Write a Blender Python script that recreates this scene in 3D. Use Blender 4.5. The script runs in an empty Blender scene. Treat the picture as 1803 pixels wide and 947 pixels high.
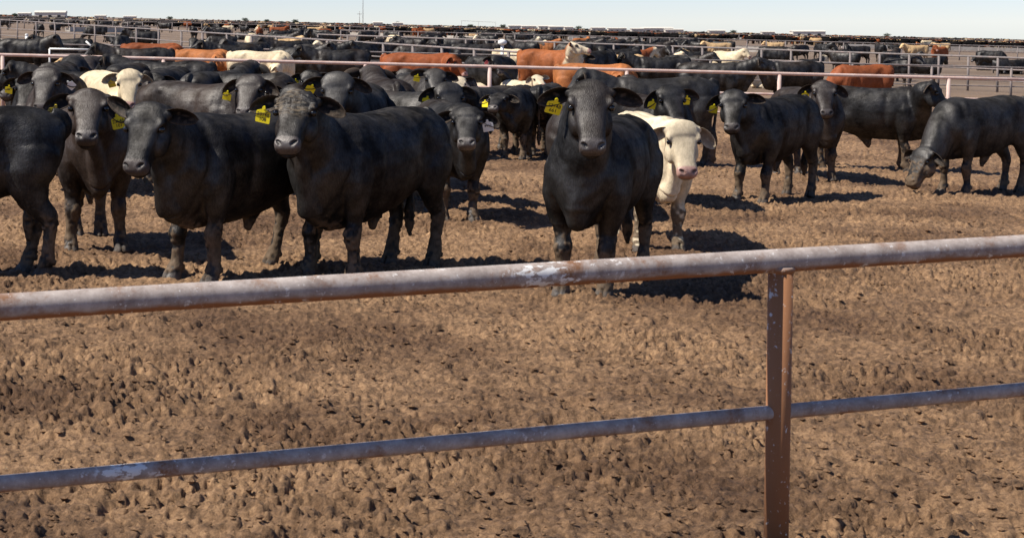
import bpy, math, random
import numpy as np
from mathutils import Vector, Matrix
R = math.radians
random.seed(7); rng = np.random.default_rng(7)
S = bpy.context.scene
COL = S.collection
# ------------------------------------------------------------------ camera, light, exposure
H = 2.15                    # eye height above the pen floor
F = 3200.0                  # focal length in pixels of the 1803 px wide frame
PITCH = math.atan((264.5-39.0)/F)
SLOPE = 0.0242              # the feed yard drains gently down to the right
cam_d = bpy.data.cameras.new('camera'); cam = bpy.data.objects.new('camera', cam_d); COL.objects.link(cam)
S.camera = cam
cam.location = (0, 0, H); cam.rotation_euler = (math.pi/2-PITCH, 0, 0)
cam_d.sensor_width = 36.0; cam_d.lens = F/1803*36
cam_d.shift_x = (901.5-600)/1803; cam_d.shift_y = -(473.5-264.5)/1803
cam_d.clip_start = 0.1; cam_d.clip_end = 9000
cam_d.dof.use_dof = True; cam_d.dof.focus_distance = 15.5; cam_d.dof.aperture_fstop = 11
SUN_EL, SUN_AZ = R(51), R(256)      # azimuth measured clockwise from +Y: high on the left
w = bpy.data.worlds.new('World'); S.world = w; w.use_nodes = True
nt = w.node_tree; bg = nt.nodes['Background']
sky = nt.nodes.new('ShaderNodeTexSky'); sky.sky_type = 'NISHITA'; sky.sun_disc = False
sky.sun_elevation = SUN_EL; sky.sun_rotation = SUN_AZ; sky.altitude = 2500; sky.air_density = 1.0; sky.dust_density = 0.0; sky.ozone_density = 3.0
tint = nt.nodes.new('ShaderNodeMix'); tint.data_type = 'RGBA'; tint.blend_type = 'MULTIPLY'; tint.inputs[0].default_value = 1
tint.inputs[7].default_value = (.95, .95, 1.12, 1); nt.links.new(sky.outputs[0], tint.inputs[6])
nt.links.new(tint.outputs[2], bg.inputs[0]); bg.inputs[1].default_value = 0.080
sd = bpy.data.lights.new('sun', 'SUN'); sd.energy = 5.0; sd.angle = R(0.53); sd.color = (1, .955, .88)
so = bpy.data.objects.new('sun', sd); COL.objects.link(so)
SUNV = Vector((math.sin(SUN_AZ)*math.cos(SUN_EL), math.cos(SUN_AZ)*math.cos(SUN_EL), math.sin(SUN_EL)))
so.rotation_euler = SUNV.to_track_quat('Z', 'Y').to_euler(); so.location = (-20, -20, 30)
S.view_settings.view_transform = 'Standard'; S.view_settings.look = 'None'
S.view_settings.gamma = 1; S.view_settings.exposure = 0.52; S.view_settings.use_curve_mapping = False
S.cycles.max_bounces = 6; S.cycles.use_denoising = True

# ------------------------------------------------------------------ helpers
RC = Matrix.Rotation(math.pi/2-PITCH, 3, 'X')
def ray(px, py):
    return (RC @ Vector(((px-600)/F, -(py-264.5)/F, -1))).normalized()
def zg(x): return -SLOPE*x
def ground_at(px, py):
    d = ray(px, py); t = -H/(d.z+SLOPE*d.x); return Vector((0, 0, H))+d*t
def ground_z(px, zf):
    """ground point seen in column px at depth zf*F"""
    Y = zf*F; X = (px-600)/F*Y; return Vector((X, Y, zg(X)))
def vnoise(p, seed=0):
    p = np.asarray(p, dtype=np.float64); i = np.floor(p).astype(np.int64); f = p-i; f = f*f*(3-2*f)
    def hsh(a, b, c):
        n = (a*374761393+b*668265263+c*2147483647+seed*974634777) & 0xffffffff
        n = ((n ^ (n >> 13))*1274126177) & 0xffffffff
        n = ((n ^ (n >> 16))*2246822519) & 0xffffffff
        return ((n ^ (n >> 15)) & 0xffff)/65535.0
    r = 0
    for dx in (0, 1):
        wx = f[..., 0] if dx else 1-f[..., 0]
        for dy in (0, 1):
            wy = f[..., 1] if dy else 1-f[..., 1]
            for dz in (0, 1):
                wz = f[..., 2] if dz else 1-f[..., 2]
                r = r+wx*wy*wz*hsh(i[..., 0]+dx, i[..., 1]+dy, i[..., 2]+dz)
    return r
def sstep(a, b, x):
    t = np.clip((x-a)/(b-a), 0, 1); return t*t*(3-2*t)
def tag(o, label=None, cat=None, group=None, kind=None):
    if label: o['label'] = label
    if cat: o['category'] = cat
    if group: o['group'] = group
    if kind: o['kind'] = kind
    return o
def mesh_np(name, V, faces, smooth=True):
    me = bpy.data.meshes.new(name)
    me.from_pydata([tuple(v) for v in V], [], faces)
    if smooth: me.polygons.foreach_set('use_smooth', [True]*len(me.polygons))
    me.update(); return me
def link(name, me, mat=None, parent=None):
    o = bpy.data.objects.new(name, me); COL.objects.link(o)
    if mat: me.materials.clear(); me.materials.append(mat)
    if parent: o.parent = parent
    return o
class MB:
    def __init__(s): s.v = []; s.f = []
    def box(s, c, d, rz=0):
        b = len(s.v); ca, sa = math.cos(rz), math.sin(rz)
        for z in (-1, 1):
            for x, y in ((-1, -1), (1, -1), (1, 1), (-1, 1)):
                X = x*d[0]/2; Y = y*d[1]/2
                s.v.append((c[0]+X*ca-Y*sa, c[1]+X*sa+Y*ca, c[2]+z*d[2]/2))
        for q in ((3, 2, 1, 0), (4, 5, 6, 7), (0, 1, 5, 4), (1, 2, 6, 5), (2, 3, 7, 6), (3, 0, 4, 7)): s.f.append([b+i for i in q])
        return s
    def tube(s, pts, rad, n=12, caps=True):
        pts = [Vector(p) for p in pts]
        if not isinstance(rad, (list, tuple)): rad = [rad]*len(pts)
        b = len(s.v)
        for k, p in enumerate(pts):
            t = (pts[min(k+1, len(pts)-1)]-pts[max(k-1, 0)]).normalized()
            u = Vector((0, 0, 1)) if abs(t.z) < .9 else Vector((0, 1, 0))
            a = t.cross(u).normalized(); c = a.cross(t)
            for i in range(n):
                th = 2*math.pi*i/n; s.v.append(p+(a*math.cos(th)+c*math.sin(th))*rad[k])
        for k in range(len(pts)-1):
            for i in range(n):
                j = (i+1) % n; s.f.append([b+k*n+i, b+k*n+j, b+(k+1)*n+j, b+(k+1)*n+i])
        if caps: s.f.append([b+i for i in range(n)][::-1]); s.f.append([b+(len(pts)-1)*n+i for i in range(n)])
        return s
    def build(s, name, mat, parent=None, smooth=False):
        return link(name, mesh_np(name, s.v, s.f, smooth), mat, parent)

def material(name, base, rough=.7, spec=.5, metal=0, var=None, vscale=8, bump=0, bscale=60, coords='Object', col2=None, thr=(.45, .6)):
    m = bpy.data.materials.new(name); m.use_nodes = True; t = m.node_tree; b = t.nodes['Principled BSDF']
    b.inputs['Base Color'].default_value = (*base, 1); b.inputs['Roughness'].default_value = rough
    b.inputs['Specular IOR Level'].default_value = spec; b.inputs['Metallic'].default_value = metal
    tc = t.nodes.new('ShaderNodeTexCoord')
    if col2:
        n = t.nodes.new('ShaderNodeTexNoise'); n.inputs['Scale'].default_value = vscale; n.inputs['Detail'].default_value = 8
        n.inputs['Roughness'].default_value = .65
        t.links.new(tc.outputs[coords], n.inputs['Vector'])
        r = t.nodes.new('ShaderNodeValToRGB'); r.color_ramp.elements[0].position = thr[0]; r.color_ramp.elements[1].position = thr[1]
        r.color_ramp.elements[0].color = (*base, 1); r.color_ramp.elements[1].color = (*col2, 1)
        t.links.new(n.outputs['Fac'], r.inputs[0]); t.links.new(r.outputs[0], b.inputs['Base Color'])
    if bump:
        n2 = t.nodes.new('ShaderNodeTexNoise'); n2.inputs['Scale'].default_value = bscale; n2.inputs['Detail'].default_value = 6
        t.links.new(tc.outputs[coords], n2.inputs['Vector'])
        bp = t.nodes.new('ShaderNodeBump'); bp.inputs['Strength'].default_value = bump; bp.inputs['Distance'].default_value = .01
        t.links.new(n2.outputs['Fac'], bp.inputs['Height']); t.links.new(bp.outputs[0], b.inputs['Normal'])
    return m

# ------------------------------------------------------------------ ground
def ground_material():
    m = bpy.data.materials.new('trodden_mud'); m.use_nodes = True; t = m.node_tree; L = t.links; b = t.nodes['Principled BSDF']
    b.inputs['Roughness'].default_value = .93; b.inputs['Specular IOR Level'].default_value = .25
    g = t.nodes.new('ShaderNodeNewGeometry')
    def noise(sc, det=6, rough=.6):
        n = t.nodes.new('ShaderNodeTexNoise'); n.inputs['Scale'].default_value = sc; n.inputs['Detail'].default_value = det
        n.inputs['Roughness'].default_value = rough; L.new(g.outputs['Position'], n.inputs['Vector']); return n
    n1 = noise(13, 10, .82); n2 = noise(.45, 4); n3 = noise(38, 6, .7)
    r1 = t.nodes.new('ShaderNodeValToRGB'); e = r1.color_ramp.elements
    e[0].position = .34; e[0].color = (.052, .031, .019, 1); e[1].position = .68; e[1].color = (.55, .335, .178, 1)
    x = r1.color_ramp.elements.new(.5); x.color = (.265, .156, .084, 1)
    L.new(n1.outputs['Fac'], r1.inputs[0])
    r2 = t.nodes.new('ShaderNodeValToRGB'); e = r2.color_ramp.elements
    e[0].position = .38; e[0].color = (.50, .46, .44, 1); e[1].position = .58; e[1].color = (1.05, 1.04, 1.0, 1)
    L.new(n2.outputs['Fac'], r2.inputs[0])
    mx = t.nodes.new('ShaderNodeMix'); mx.data_type = 'RGBA'; mx.blend_type = 'MULTIPLY'; mx.inputs[0].default_value = 1
    L.new(r1.outputs[0], mx.inputs[6]); L.new(r2.outputs[0], mx.inputs[7])
    # pale straw-like flecks
    r3 = t.nodes.new('ShaderNodeValToRGB'); e = r3.color_ramp.elements; e[0].position = .67; e[0].color = (0, 0, 0, 1); e[1].position = .74; e[1].color = (1, 1, 1, 1)
    L.new(n3.outputs['Fac'], r3.inputs[0])
    mx2 = t.nodes.new('ShaderNodeMix'); mx2.data_type = 'RGBA'; L.new(r3.outputs[0], mx2.inputs[0]); L.new(mx.outputs[2], mx2.inputs[6]); mx2.inputs[7].default_value = (.46, .36, .22, 1)
    # the drier, greyer floor of the pens farther away
    sep = t.nodes.new('ShaderNodeSeparateXYZ'); L.new(g.outputs['Position'], sep.inputs[0])
    mr = t.nodes.new('ShaderNodeMapRange'); mr.inputs[1].default_value = 38; mr.inputs[2].default_value = 75; L.new(sep.outputs['Y'], mr.inputs[0])
    mx3 = t.nodes.new('ShaderNodeMix'); mx3.data_type = 'RGBA'; L.new(mr.outputs[0], mx3.inputs[0]); L.new(mx2.outputs[2], mx3.inputs[6])
    n4 = noise(.09, 7, .6); r4 = t.nodes.new('ShaderNodeValToRGB'); e = r4.color_ramp.elements
    e[0].position = .35; e[0].color = (.130, .088, .058, 1); e[1].position = .7; e[1].color = (.245, .175, .120, 1)
    L.new(n4.outputs['Fac'], r4.inputs[0]); L.new(r4.outputs[0], mx3.inputs[7])
    L.new(mx3.outputs[2], b.inputs['Base Color'])
    bp = t.nodes.new('ShaderNodeBump'); bp.inputs['Strength'].default_value = 1.0; bp.inputs['Distance'].default_value = .035
    n5 = noise(24, 8, .75); L.new(n5.outputs['Fac'], bp.inputs['Height'])
    bp2 = t.nodes.new('ShaderNodeBump'); bp2.inputs['Strength'].default_value = .45; bp2.inputs['Distance'].default_value = .10
    n6 = noise(3.2, 6, .7); L.new(n6.outputs['Fac'], bp2.inputs['Height']); L.new(bp2.outputs[0], bp.inputs['Normal'])
    L.new(bp.outputs[0], b.inputs['Normal'])
    return m
M_ground = ground_material()
def relief(x, y):
    P = lambda s: np.stack([x*s, y*s, np.zeros_like(x)], -1)
    a = vnoise(P(.8), 1)-.5; b = vnoise(P(3.1), 2); c = vnoise(P(9.3), 3); d = vnoise(P(19.7), 4); e = vnoise(P(41), 5)
    q = x*.8+y*.6; r_ = y*.8-x*.6
    c2 = vnoise(np.stack([q*12.1, r_*12.1, np.zeros_like(x)], -1), 13)
    lumps = sstep(.46, .66, .3*c+.4*d+.3*c2); small = sstep(.48, .64, .4*d+.6*e)
    g_ = vnoise(P(63), 17); tr = .70+.65*sstep(.35, .65, .6*vnoise(P(.9), 21)+.4*vnoise(P(2.3), 22))
    pr = sstep(.70, .80, vnoise(P(5.1), 9))*sstep(.45, .6, vnoise(P(1.1), 23))
    return .05*a+.040*(b-.5)+tr*(.022*(c-.5)+.016*lumps+.014*small+.018*(e-.5)+.010*(g_-.5))-.030*pr
def build_ground():
    ys = [-30., -10., 0., 3.]; y = 4.5
    while y < 60: ys.append(y); y *= 1.0032 if y < 24 else (1.006 if y < 40 else 1.012)
    while y < 3600: ys.append(y); y *= 1.09
    ys = np.array(ys); u = np.linspace(-.25, .45, 900)
    u = np.concatenate([[-30, -6, -2, -.8, -.45], u, [.7, 1.1, 2.5, 7, 30]])
    Yg, U = np.meshgrid(ys, u, indexing='ij'); X = U*np.maximum(Yg, 12.*(Yg < 4)+Yg*(Yg >= 4))
    fade = (1-sstep(34, 58, Yg))*(Yg > 3.5)*((U > -.46) & (U < .72))
    Z = -SLOPE*X+relief(X, Yg)*fade
    n, m = X.shape; V = np.stack([X, Yg, Z], -1).reshape(-1, 3)
    idx = np.arange(n*m).reshape(n, m)
    Q = np.stack([idx[:-1, :-1], idx[:-1, 1:], idx[1:, 1:], idx[1:, :-1]], -1).reshape(-1)
    me = bpy.data.meshes.new('ground'); me.vertices.add(n*m); me.vertices.foreach_set('co', V.astype(np.float32).ravel())
    nf = (n-1)*(m-1); me.loops.add(nf*4); me.loops.foreach_set('vertex_index', Q.astype(np.int32))
    me.polygons.add(nf); me.polygons.foreach_set('loop_start', np.arange(0, nf*4, 4, dtype=np.int32))
    me.polygons.foreach_set('use_smooth', np.ones(nf, dtype=bool)); me.update(calc_edges=True); me.validate()
    o = link('ground', me, M_ground); tag(o, 'trodden brown mud floor of the feed yard', kind='structure', cat='ground')
build_ground()
def build_clods():
    N = 9000; V = []; Fc = []
    base = [(0, 0, 1), (.9, 0, .2), (.2, .9, .25), (-.8, .45, .2), (-.7, -.55, .25), (.35, -.85, .2), (0, 0, -.8)]
    tri = [(0, 1, 2), (0, 2, 3), (0, 3, 4), (0, 4, 5), (0, 5, 1), (6, 2, 1), (6, 3, 2), (6, 4, 3), (6, 5, 4), (6, 1, 5)]
    Y = 6.5*np.exp(rng.random(N)*math.log(36/6.5)); X = (rng.random(N)*.62-.22)*Y
    Z = zg(X)+relief(X, Y)
    for x, y, z in zip(X, Y, Z):
        s = .007+.022*rng.random()**2.4; k = len(V); a = rng.random()*6.28; fl = .45+.4*rng.random()
        for q in base:
            j = 1+.5*(rng.random(3)-.5); qx, qy = q[0]*j[0]*s, q[1]*j[1]*s
            V.append((x+qx*math.cos(a)-qy*math.sin(a), y+qx*math.sin(a)+qy*math.cos(a), z+q[2]*fl*s*j[2]+s*.2))
        Fc += [[k+i for i in t] for t in tri]
    o = link('dirt_clods', mesh_np('dirt_clods', V, Fc, False), M_ground)
    tag(o, 'small loose clods of dried mud scattered over the pen floor', 'dirt', kind='stuff')
build_clods()

# ------------------------------------------------------------------ cattle
def hide_material():
    m = bpy.data.materials.new('cattle_hide'); m.use_nodes = True; t = m.node_tree; L = t.links; b = t.nodes['Principled BSDF']
    tc = t.nodes.new('ShaderNodeTexCoord')
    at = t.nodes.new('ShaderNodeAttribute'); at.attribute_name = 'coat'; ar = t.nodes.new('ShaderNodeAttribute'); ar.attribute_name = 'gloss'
    n = t.nodes.new('ShaderNodeTexNoise'); n.inputs['Scale'].default_value = 9; n.inputs['Detail'].default_value = 7; n.inputs['Roughness'].default_value = .7
    mp = t.nodes.new('ShaderNodeMapping'); mp.inputs['Scale'].default_value = (1, 1.6, .8); L.new(tc.outputs['Object'], mp.inputs[0]); L.new(mp.outputs[0], n.inputs['Vector'])
    r = t.nodes.new('ShaderNodeMapRange'); r.inputs[1].default_value = .3; r.inputs[2].default_value = .72; r.inputs[3].default_value = .72; r.inputs[4].default_value = 1.35
    L.new(n.outputs['Fac'], r.inputs[0])
    n0_ = t.nodes.new('ShaderNodeTexNoise'); n0_.inputs['Scale'].default_value = 4; n0_.inputs['Detail'].default_value = 6; n0_.inputs['Roughness'].default_value = .65; L.new(tc.outputs['Object'], n0_.inputs['Vector'])
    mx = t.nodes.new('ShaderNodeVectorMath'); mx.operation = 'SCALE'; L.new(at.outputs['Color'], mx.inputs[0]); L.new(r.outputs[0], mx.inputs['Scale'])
    # short hair: fine streaks running down and back
    mp3 = t.nodes.new('ShaderNodeMapping'); mp3.inputs['Scale'].default_value = (70, 120, 26); mp3.inputs['Rotation'].default_value = (0, R(28), 0); L.new(tc.outputs['Object'], mp3.inputs[0])
    ns = t.nodes.new('ShaderNodeTexNoise'); ns.inputs['Scale'].default_value = 1; ns.inputs['Detail'].default_value = 5; ns.inputs['Roughness'].default_value = .7; L.new(mp3.outputs[0], ns.inputs['Vector'])
    rs = t.nodes.new('ShaderNodeMapRange'); rs.inputs[1].default_value = .32; rs.inputs[2].default_value = .70; rs.inputs[3].default_value = .78; rs.inputs[4].default_value = 1.30; L.new(ns.outputs['Fac'], rs.inputs[0])
    mx4 = t.nodes.new('ShaderNodeVectorMath'); mx4.operation = 'SCALE'; L.new(mx.outputs[0], mx4.inputs[0])
    # pale coats show the streaks less
    lum = t.nodes.new('ShaderNodeMapRange'); lum.inputs[1].default_value = .03; lum.inputs[2].default_value = .2; lum.inputs[3].default_value = 1; lum.inputs[4].default_value = .25; L.new(at.outputs['Fac'], lum.inputs[0])
    mf = t.nodes.new('ShaderNodeMix'); mf.inputs[2].default_value = 1.0; L.new(lum.outputs[0], mf.inputs[0]); L.new(rs.outputs[0], mf.inputs[3]); L.new(mf.outputs[0], mx4.inputs['Scale'])
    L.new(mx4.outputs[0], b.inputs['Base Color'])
    rr = t.nodes.new('ShaderNodeMapRange'); rr.inputs[3].default_value = .95; rr.inputs[4].default_value = .34; L.new(ar.outputs['Fac'], rr.inputs[0])
    n0 = t.nodes.new('ShaderNodeTexNoise'); n0.inputs['Scale'].default_value = 5; n0.inputs['Detail'].default_value = 5; L.new(tc.outputs['Object'], n0.inputs['Vector'])
    ra = t.nodes.new('ShaderNodeMath'); ra.operation = 'MULTIPLY_ADD'; L.new(n0.outputs['Fac'], ra.inputs[0]); ra.inputs[1].default_value = .34; L.new(rr.outputs[0], ra.inputs[2])
    rb = t.nodes.new('ShaderNodeMath'); rb.operation = 'SUBTRACT'; L.new(ra.outputs[0], rb.inputs[0]); rb.inputs[1].default_value = .19
    L.new(rb.outputs[0], b.inputs['Roughness'])
    b.inputs['Specular IOR Level'].default_value = 0
    gl = t.nodes.new('ShaderNodeBsdfGlossy'); add = t.nodes.new('ShaderNodeAddShader'); out = t.nodes['Material Output']
    gr_ = t.nodes.new('ShaderNodeMapRange'); gr_.inputs[3].default_value = .70; gr_.inputs[4].default_value = .44; L.new(ar.outputs['Fac'], gr_.inputs[0]); L.new(gr_.outputs[0], gl.inputs['Roughness'])
    gi = t.nodes.new('ShaderNodeMapRange'); gi.inputs[1].default_value = .1; gi.inputs[3].default_value = .004; gi.inputs[4].default_value = .072; L.new(ar.outputs['Fac'], gi.inputs[0])
    gm = t.nodes.new('ShaderNodeMapRange'); gm.inputs[1].default_value = .35; gm.inputs[2].default_value = .68; gm.inputs[3].default_value = .30; gm.inputs[4].default_value = 1.7; L.new(n0_.outputs['Fac'], gm.inputs[0])
    gx0 = t.nodes.new('ShaderNodeMath'); gx0.operation = 'MULTIPLY'; L.new(gi.outputs[0], gx0.inputs[0]); L.new(gm.outputs[0], gx0.inputs[1])
    gx = t.nodes.new('ShaderNodeMath'); gx.operation = 'MULTIPLY'; L.new(gx0.outputs[0], gx.inputs[0]); L.new(rs.outputs[0], gx.inputs[1])
    gc = t.nodes.new('ShaderNodeVectorMath'); gc.operation = 'SCALE'; gc.inputs[0].default_value = (1, .95, .90); L.new(gx.outputs[0], gc.inputs['Scale']); L.new(gc.outputs[0], gl.inputs['Color'])
    L.new(b.outputs[0], add.inputs[0]); L.new(gl.outputs[0], add.inputs[1]); L.new(add.outputs[0], out.inputs['Surface'])
    mp2 = t.nodes.new('ShaderNodeMapping'); mp2.inputs['Scale'].default_value = (60, 190, 45); mp2.inputs['Rotation'].default_value = (0, R(25), 0)
    L.new(tc.outputs['Object'], mp2.inputs[0])
    n2 = t.nodes.new('ShaderNodeTexNoise'); n2.inputs['Scale'].default_value = 1; n2.inputs['Detail'].default_value = 4; L.new(mp2.outputs[0], n2.inputs['Vector'])
    bp = t.nodes.new('ShaderNodeBump'); bp.inputs['Strength'].default_value = .55; bp.inputs['Distance'].default_value = .007; L.new(n2.outputs['Fac'], bp.inputs['Height'])
    n3 = t.nodes.new('ShaderNodeTexNoise'); n3.inputs['Scale'].default_value = 16; n3.inputs['Detail'].default_value = 5; L.new(tc.outputs['Object'], n3.inputs['Vector'])
    bp2 = t.nodes.new('ShaderNodeBump'); bp2.inputs['Strength'].default_value = .18; bp2.inputs['Distance'].default_value = .012; L.new(n3.outputs['Fac'], bp2.inputs['Height'])
    L.new(bp2.outputs[0], bp.inputs['Normal']); L.new(bp.outputs[0], b.inputs['Normal']); L.new(bp.outputs[0], gl.inputs['Normal'])
    return m
M_hide = hide_material()
M_eye = material('wet_eye', (.006, .005, .004), rough=.08, spec=.6)
M_yellow = material('yellow_plastic_tag', (.98, .80, .02), rough=.45, col2=(.85, .66, .03), vscale=30, thr=(.5, .75))
M_dirty_yellow = material('dirty_yellow_plastic', (.82, .60, .03), rough=.6, col2=(.40, .28, .07), vscale=40, thr=(.45, .6))
M_white = material('white_plastic_tag', (.82, .83, .80), rough=.45, col2=(.6, .6, .55), vscale=30, thr=(.5, .8))
M_pink = material('pink_plastic_tag', (.85, .16, .20), rough=.45)
M_ink = material('black_tag_ink', (.03, .025, .02), rough=.6)
TAGM = dict(y=M_yellow, d=M_dirty_yellow, w=M_white, p=M_pink)

def loft(V, Fc, secs, n=24):
    """secs: (centre, side, up, hw, top, bot, power)"""
    b = len(V)
    for sc_ in secs:
        c, s, u, hw, top, bot, pw = sc_[:7]; tpr = sc_[7] if len(sc_) > 7 else 0
        for i in range(n):
            th = 2*math.pi*i/n; cx, sy = math.cos(th), math.sin(th); e = 2/pw
            X = math.copysign(abs(cx)**e, cx)*hw; Yv = math.copysign(abs(sy)**e, sy)*(top if sy >= 0 else bot)
            if Yv < 0 and tpr: X *= 1-tpr*(-Yv/bot)**1.3
            V.append(tuple(c+s*X+u*Yv))
    for k in range(len(secs)-1):
        for i in range(n):
            j = (i+1) % n; Fc.append([b+k*n+i, b+k*n+j, b+(k+1)*n+j, b+(k+1)*n+i])
    Fc.append([b+i for i in range(n)][::-1]); Fc.append([b+(len(secs)-1)*n+i for i in range(n)])
def limb(V, Fc, pts, n=14):
    """pts: (pos, r_foreaft, r_side) joined along z-ish axis"""
    ps = [Vector(p[0]) for p in pts]; secs = []
    for k, p in enumerate(pts):
        t = (ps[min(k+1, len(ps)-1)]-ps[max(k-1, 0)]).normalized()
        s = Vector((0, 1, 0)); s = (s-t*s.dot(t)).normalized(); u = s.cross(t).normalized()
        secs.append((ps[k], s, u, p[2], p[1], p[1], 2.0))
    loft(V, Fc, secs, n)
def densify(pts, m=3):
    """Catmull-Rom through tuples of floats"""
    out = []; P = [np.array(p, float) for p in pts]
    for i in range(len(P)-1):
        a, b, c, d = P[max(i-1, 0)], P[i], P[i+1], P[min(i+2, len(P)-1)]
        for j in range(m):
            t = j/m; out.append(.5*((2*b)+(-a+c)*t+(2*a-5*b+4*c-d)*t*t+(-a+3*b-3*c+d)*t**3))
    out.append(P[-1]); return out

COATS = dict(black=(.0050, .0046, .0045), brown=(.0145, .0100, .0082), grey=(.0125, .0115, .0108), red=(.200, .056, .020), orange=(.330, .118, .040), chestnut=(.255, .080, .027),
             tan=(.46, .30, .15), cream=(.60, .48, .31), white=(.60, .49, .33))
def cow_mesh(name, poll=None, hdir=(1, 0), lying=False, graze=False, coat='black', face=None, deep=0., fat=1., legs=None, vox=.0115, mud=1.,
             ears=True, ear=((0, 0), (0, 0)), tail=0., tuck=0., hwid=None, curly=0., seed=0, sheath=True):
    """local frame: +x forward, +y the animal's left, hooves at z=0.
    hdir = (yaw, pitch) of the face, poll = local position of the poll."""
    V, Fc = [], []
    X, Yv, Zv = Vector((1, 0, 0)), Vector((0, 1, 0)), Vector((0, 0, 1))
    drop = -.50 if lying else 0.
    T = [(-.90, 1.20, 1.02, .10), (-.86, 1.25, .88, .19), (-.76, 1.31, .74, .26), (-.62, 1.345, .67, .295), (-.42, 1.355, .62, .30),
         (-.20, 1.335, .545, .325), (.05, 1.32, .51, .345), (.28, 1.325, .50, .335), (.46, 1.345, .49, .30), (.60, 1.345, .48, .275), (.72, 1.30, .50, .25),
         (.82, 1.22, .55, .205), (.89, 1.12, .64, .14), (.93, 1.03, .74, .07)]
    secs = []
    for q in densify(T, 3):
        x, top, bot, hw = q; bot -= deep*math.exp(-((x-.45)/.5)**2); zc = .55*top+.45*bot
        secs.append((Vector((x, 0, zc+drop)), Yv, Zv, hw*fat, top-zc, zc-bot, 2.35, .10+.52*sstep(.15, .65, x)))
    loft(V, Fc, secs, 30)
    # head frame
    if poll is None: poll = (1.12, 0, .62) if graze else (1.16, 0, 1.42)
    poll = Vector(poll); poll.z += drop*.9
    yw, pt = hdir
    a = Vector((math.cos(pt)*math.cos(yw), math.cos(pt)*math.sin(yw), -math.sin(pt)))
    s = Vector((-math.sin(yw), math.cos(yw), 0)); u = a.cross(s).normalized()
    # neck
    b0 = Vector((.50, 0, 1.02-deep*.3+drop)); nend = poll+a*.05-u*.10
    mid = (b0+nend)/2; c1 = b0+Vector((.28, 0, .04)); c2 = nend-(a*.10)+Vector((0, 0, -.04))-(nend-b0).normalized()*.12
    secs = []; K = 11
    for k in range(K):
        t = k/(K-1); p = b0*(1-t)**3+c1*3*t*(1-t)**2+c2*3*t*t*(1-t)+nend*t**3
        dv = (c1-b0)*3*(1-t)**2+(c2-c1)*6*t*(1-t)+(nend-c2)*3*t*t; dv.normalize()
        sy = Zv.cross(dv); sy = sy.normalized() if sy.length > .05 else s
        if sy.dot(s) < 0: sy = -sy
        up = dv.cross(sy).normalized()
        hw = .235*(1-t)+.150*t; hh = .35*(1-t)**1.25+.165*(1-(1-t)**1.25)
        secs.append((p, sy, up, hw*fat, hh*.95, hh*1.12, 2.15))
    loft(V, Fc, secs, 24)
    # dewlap: loose skin from the throat to the brisket
    th = poll+a*.13-u*.17; bp_ = Vector((.80, 0, .66-deep+drop)); mp_ = (th+bp_)/2+Vector((.02, 0, -.02))
    secs = []
    for k in range(7):
        t = k/6; p = th*(1-t)**2+mp_*2*t*(1-t)+bp_*t*t; dv = ((mp_-th)*(1-t)+(bp_-mp_)*t).normalized()
        sy = s.lerp(Yv, t).normalized(); sy = (sy-dv*sy.dot(dv)).normalized(); up = dv.cross(sy).normalized()
        secs.append((p, sy, up, .045+.06*t, .07+.05*t, .07+.05*t, 2.0))
    loft(V, Fc, secs, 14)
    # head: (distance from poll, halfwidth, top, bottom, power)
    HD = [(-.060, .090, .040, .10, 2.2), (-.03, .138, .066, .140, 2.3), (.03, .163, .080, .185, 2.5), (.09, .170, .078, .205, 2.5), (.16, .160, .068, .215, 2.6), (.23, .134, .062, .205, 2.5),
          (.30, .112, .060, .175, 2.5), (.37, .098, .056, .145, 2.6), (.43, .098, .054, .128, 2.7), (.475, .102, .048, .120, 2.9), (.51, .094, .030, .104, 2.7), (.53, .068, .004, .074, 2.4)]
    secs = []; hr = random.Random(seed*13+5); kw_, kt, kb = hr.uniform(.93, 1.06), hr.uniform(.85, 1.25), hr.uniform(.9, 1.08); kw_ = hwid or kw_
    for q in densify(HD, 3):
        c = poll+a*q[0]; secs.append((c, s, u, q[1]*(kw_ if q[0] < .3 else 1+(kw_-1)*.4), q[2]*(kt if q[0] < .12 else 1), q[3]*kb, q[4]))
    loft(V, Fc, secs, 26)
    def ball(c, r, ax=(1, 1, 1)):
        ss = []
        for k in range(9):
            ph = math.pi*(k/8)*.92+math.pi*.04; rr = math.sin(ph)
            ss.append((c+a*(-math.cos(ph)*r*ax[0]), s, u, rr*r*ax[1], rr*r*ax[2], rr*r*ax[2], 2))
        loft(V, Fc, ss, 14)
    for sg in (1, -1):
        ball(poll+a*.130+s*sg*.142+u*.030, .046, (1.3, .75, .9))      # brow over the eye
        ball(poll+a*.21+s*sg*.108-u*.10, .105, (1.2, .55, .95))       # cheek
        ball(poll+a*.478+s*sg*.060+u*.014, .036, (1, 1, .8))        # rim of the nostril
        ball(poll+a*.03+s*sg*.150+u*.00, .044, (1, 1.1, 1))         # ear root
    ball(poll+a*.005+u*.015, .080, (1, 1.5, .8))                      # poll
    ball(poll+a*.475-u*.085, .060, (1, 1.25, .7))                      # chin
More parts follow.
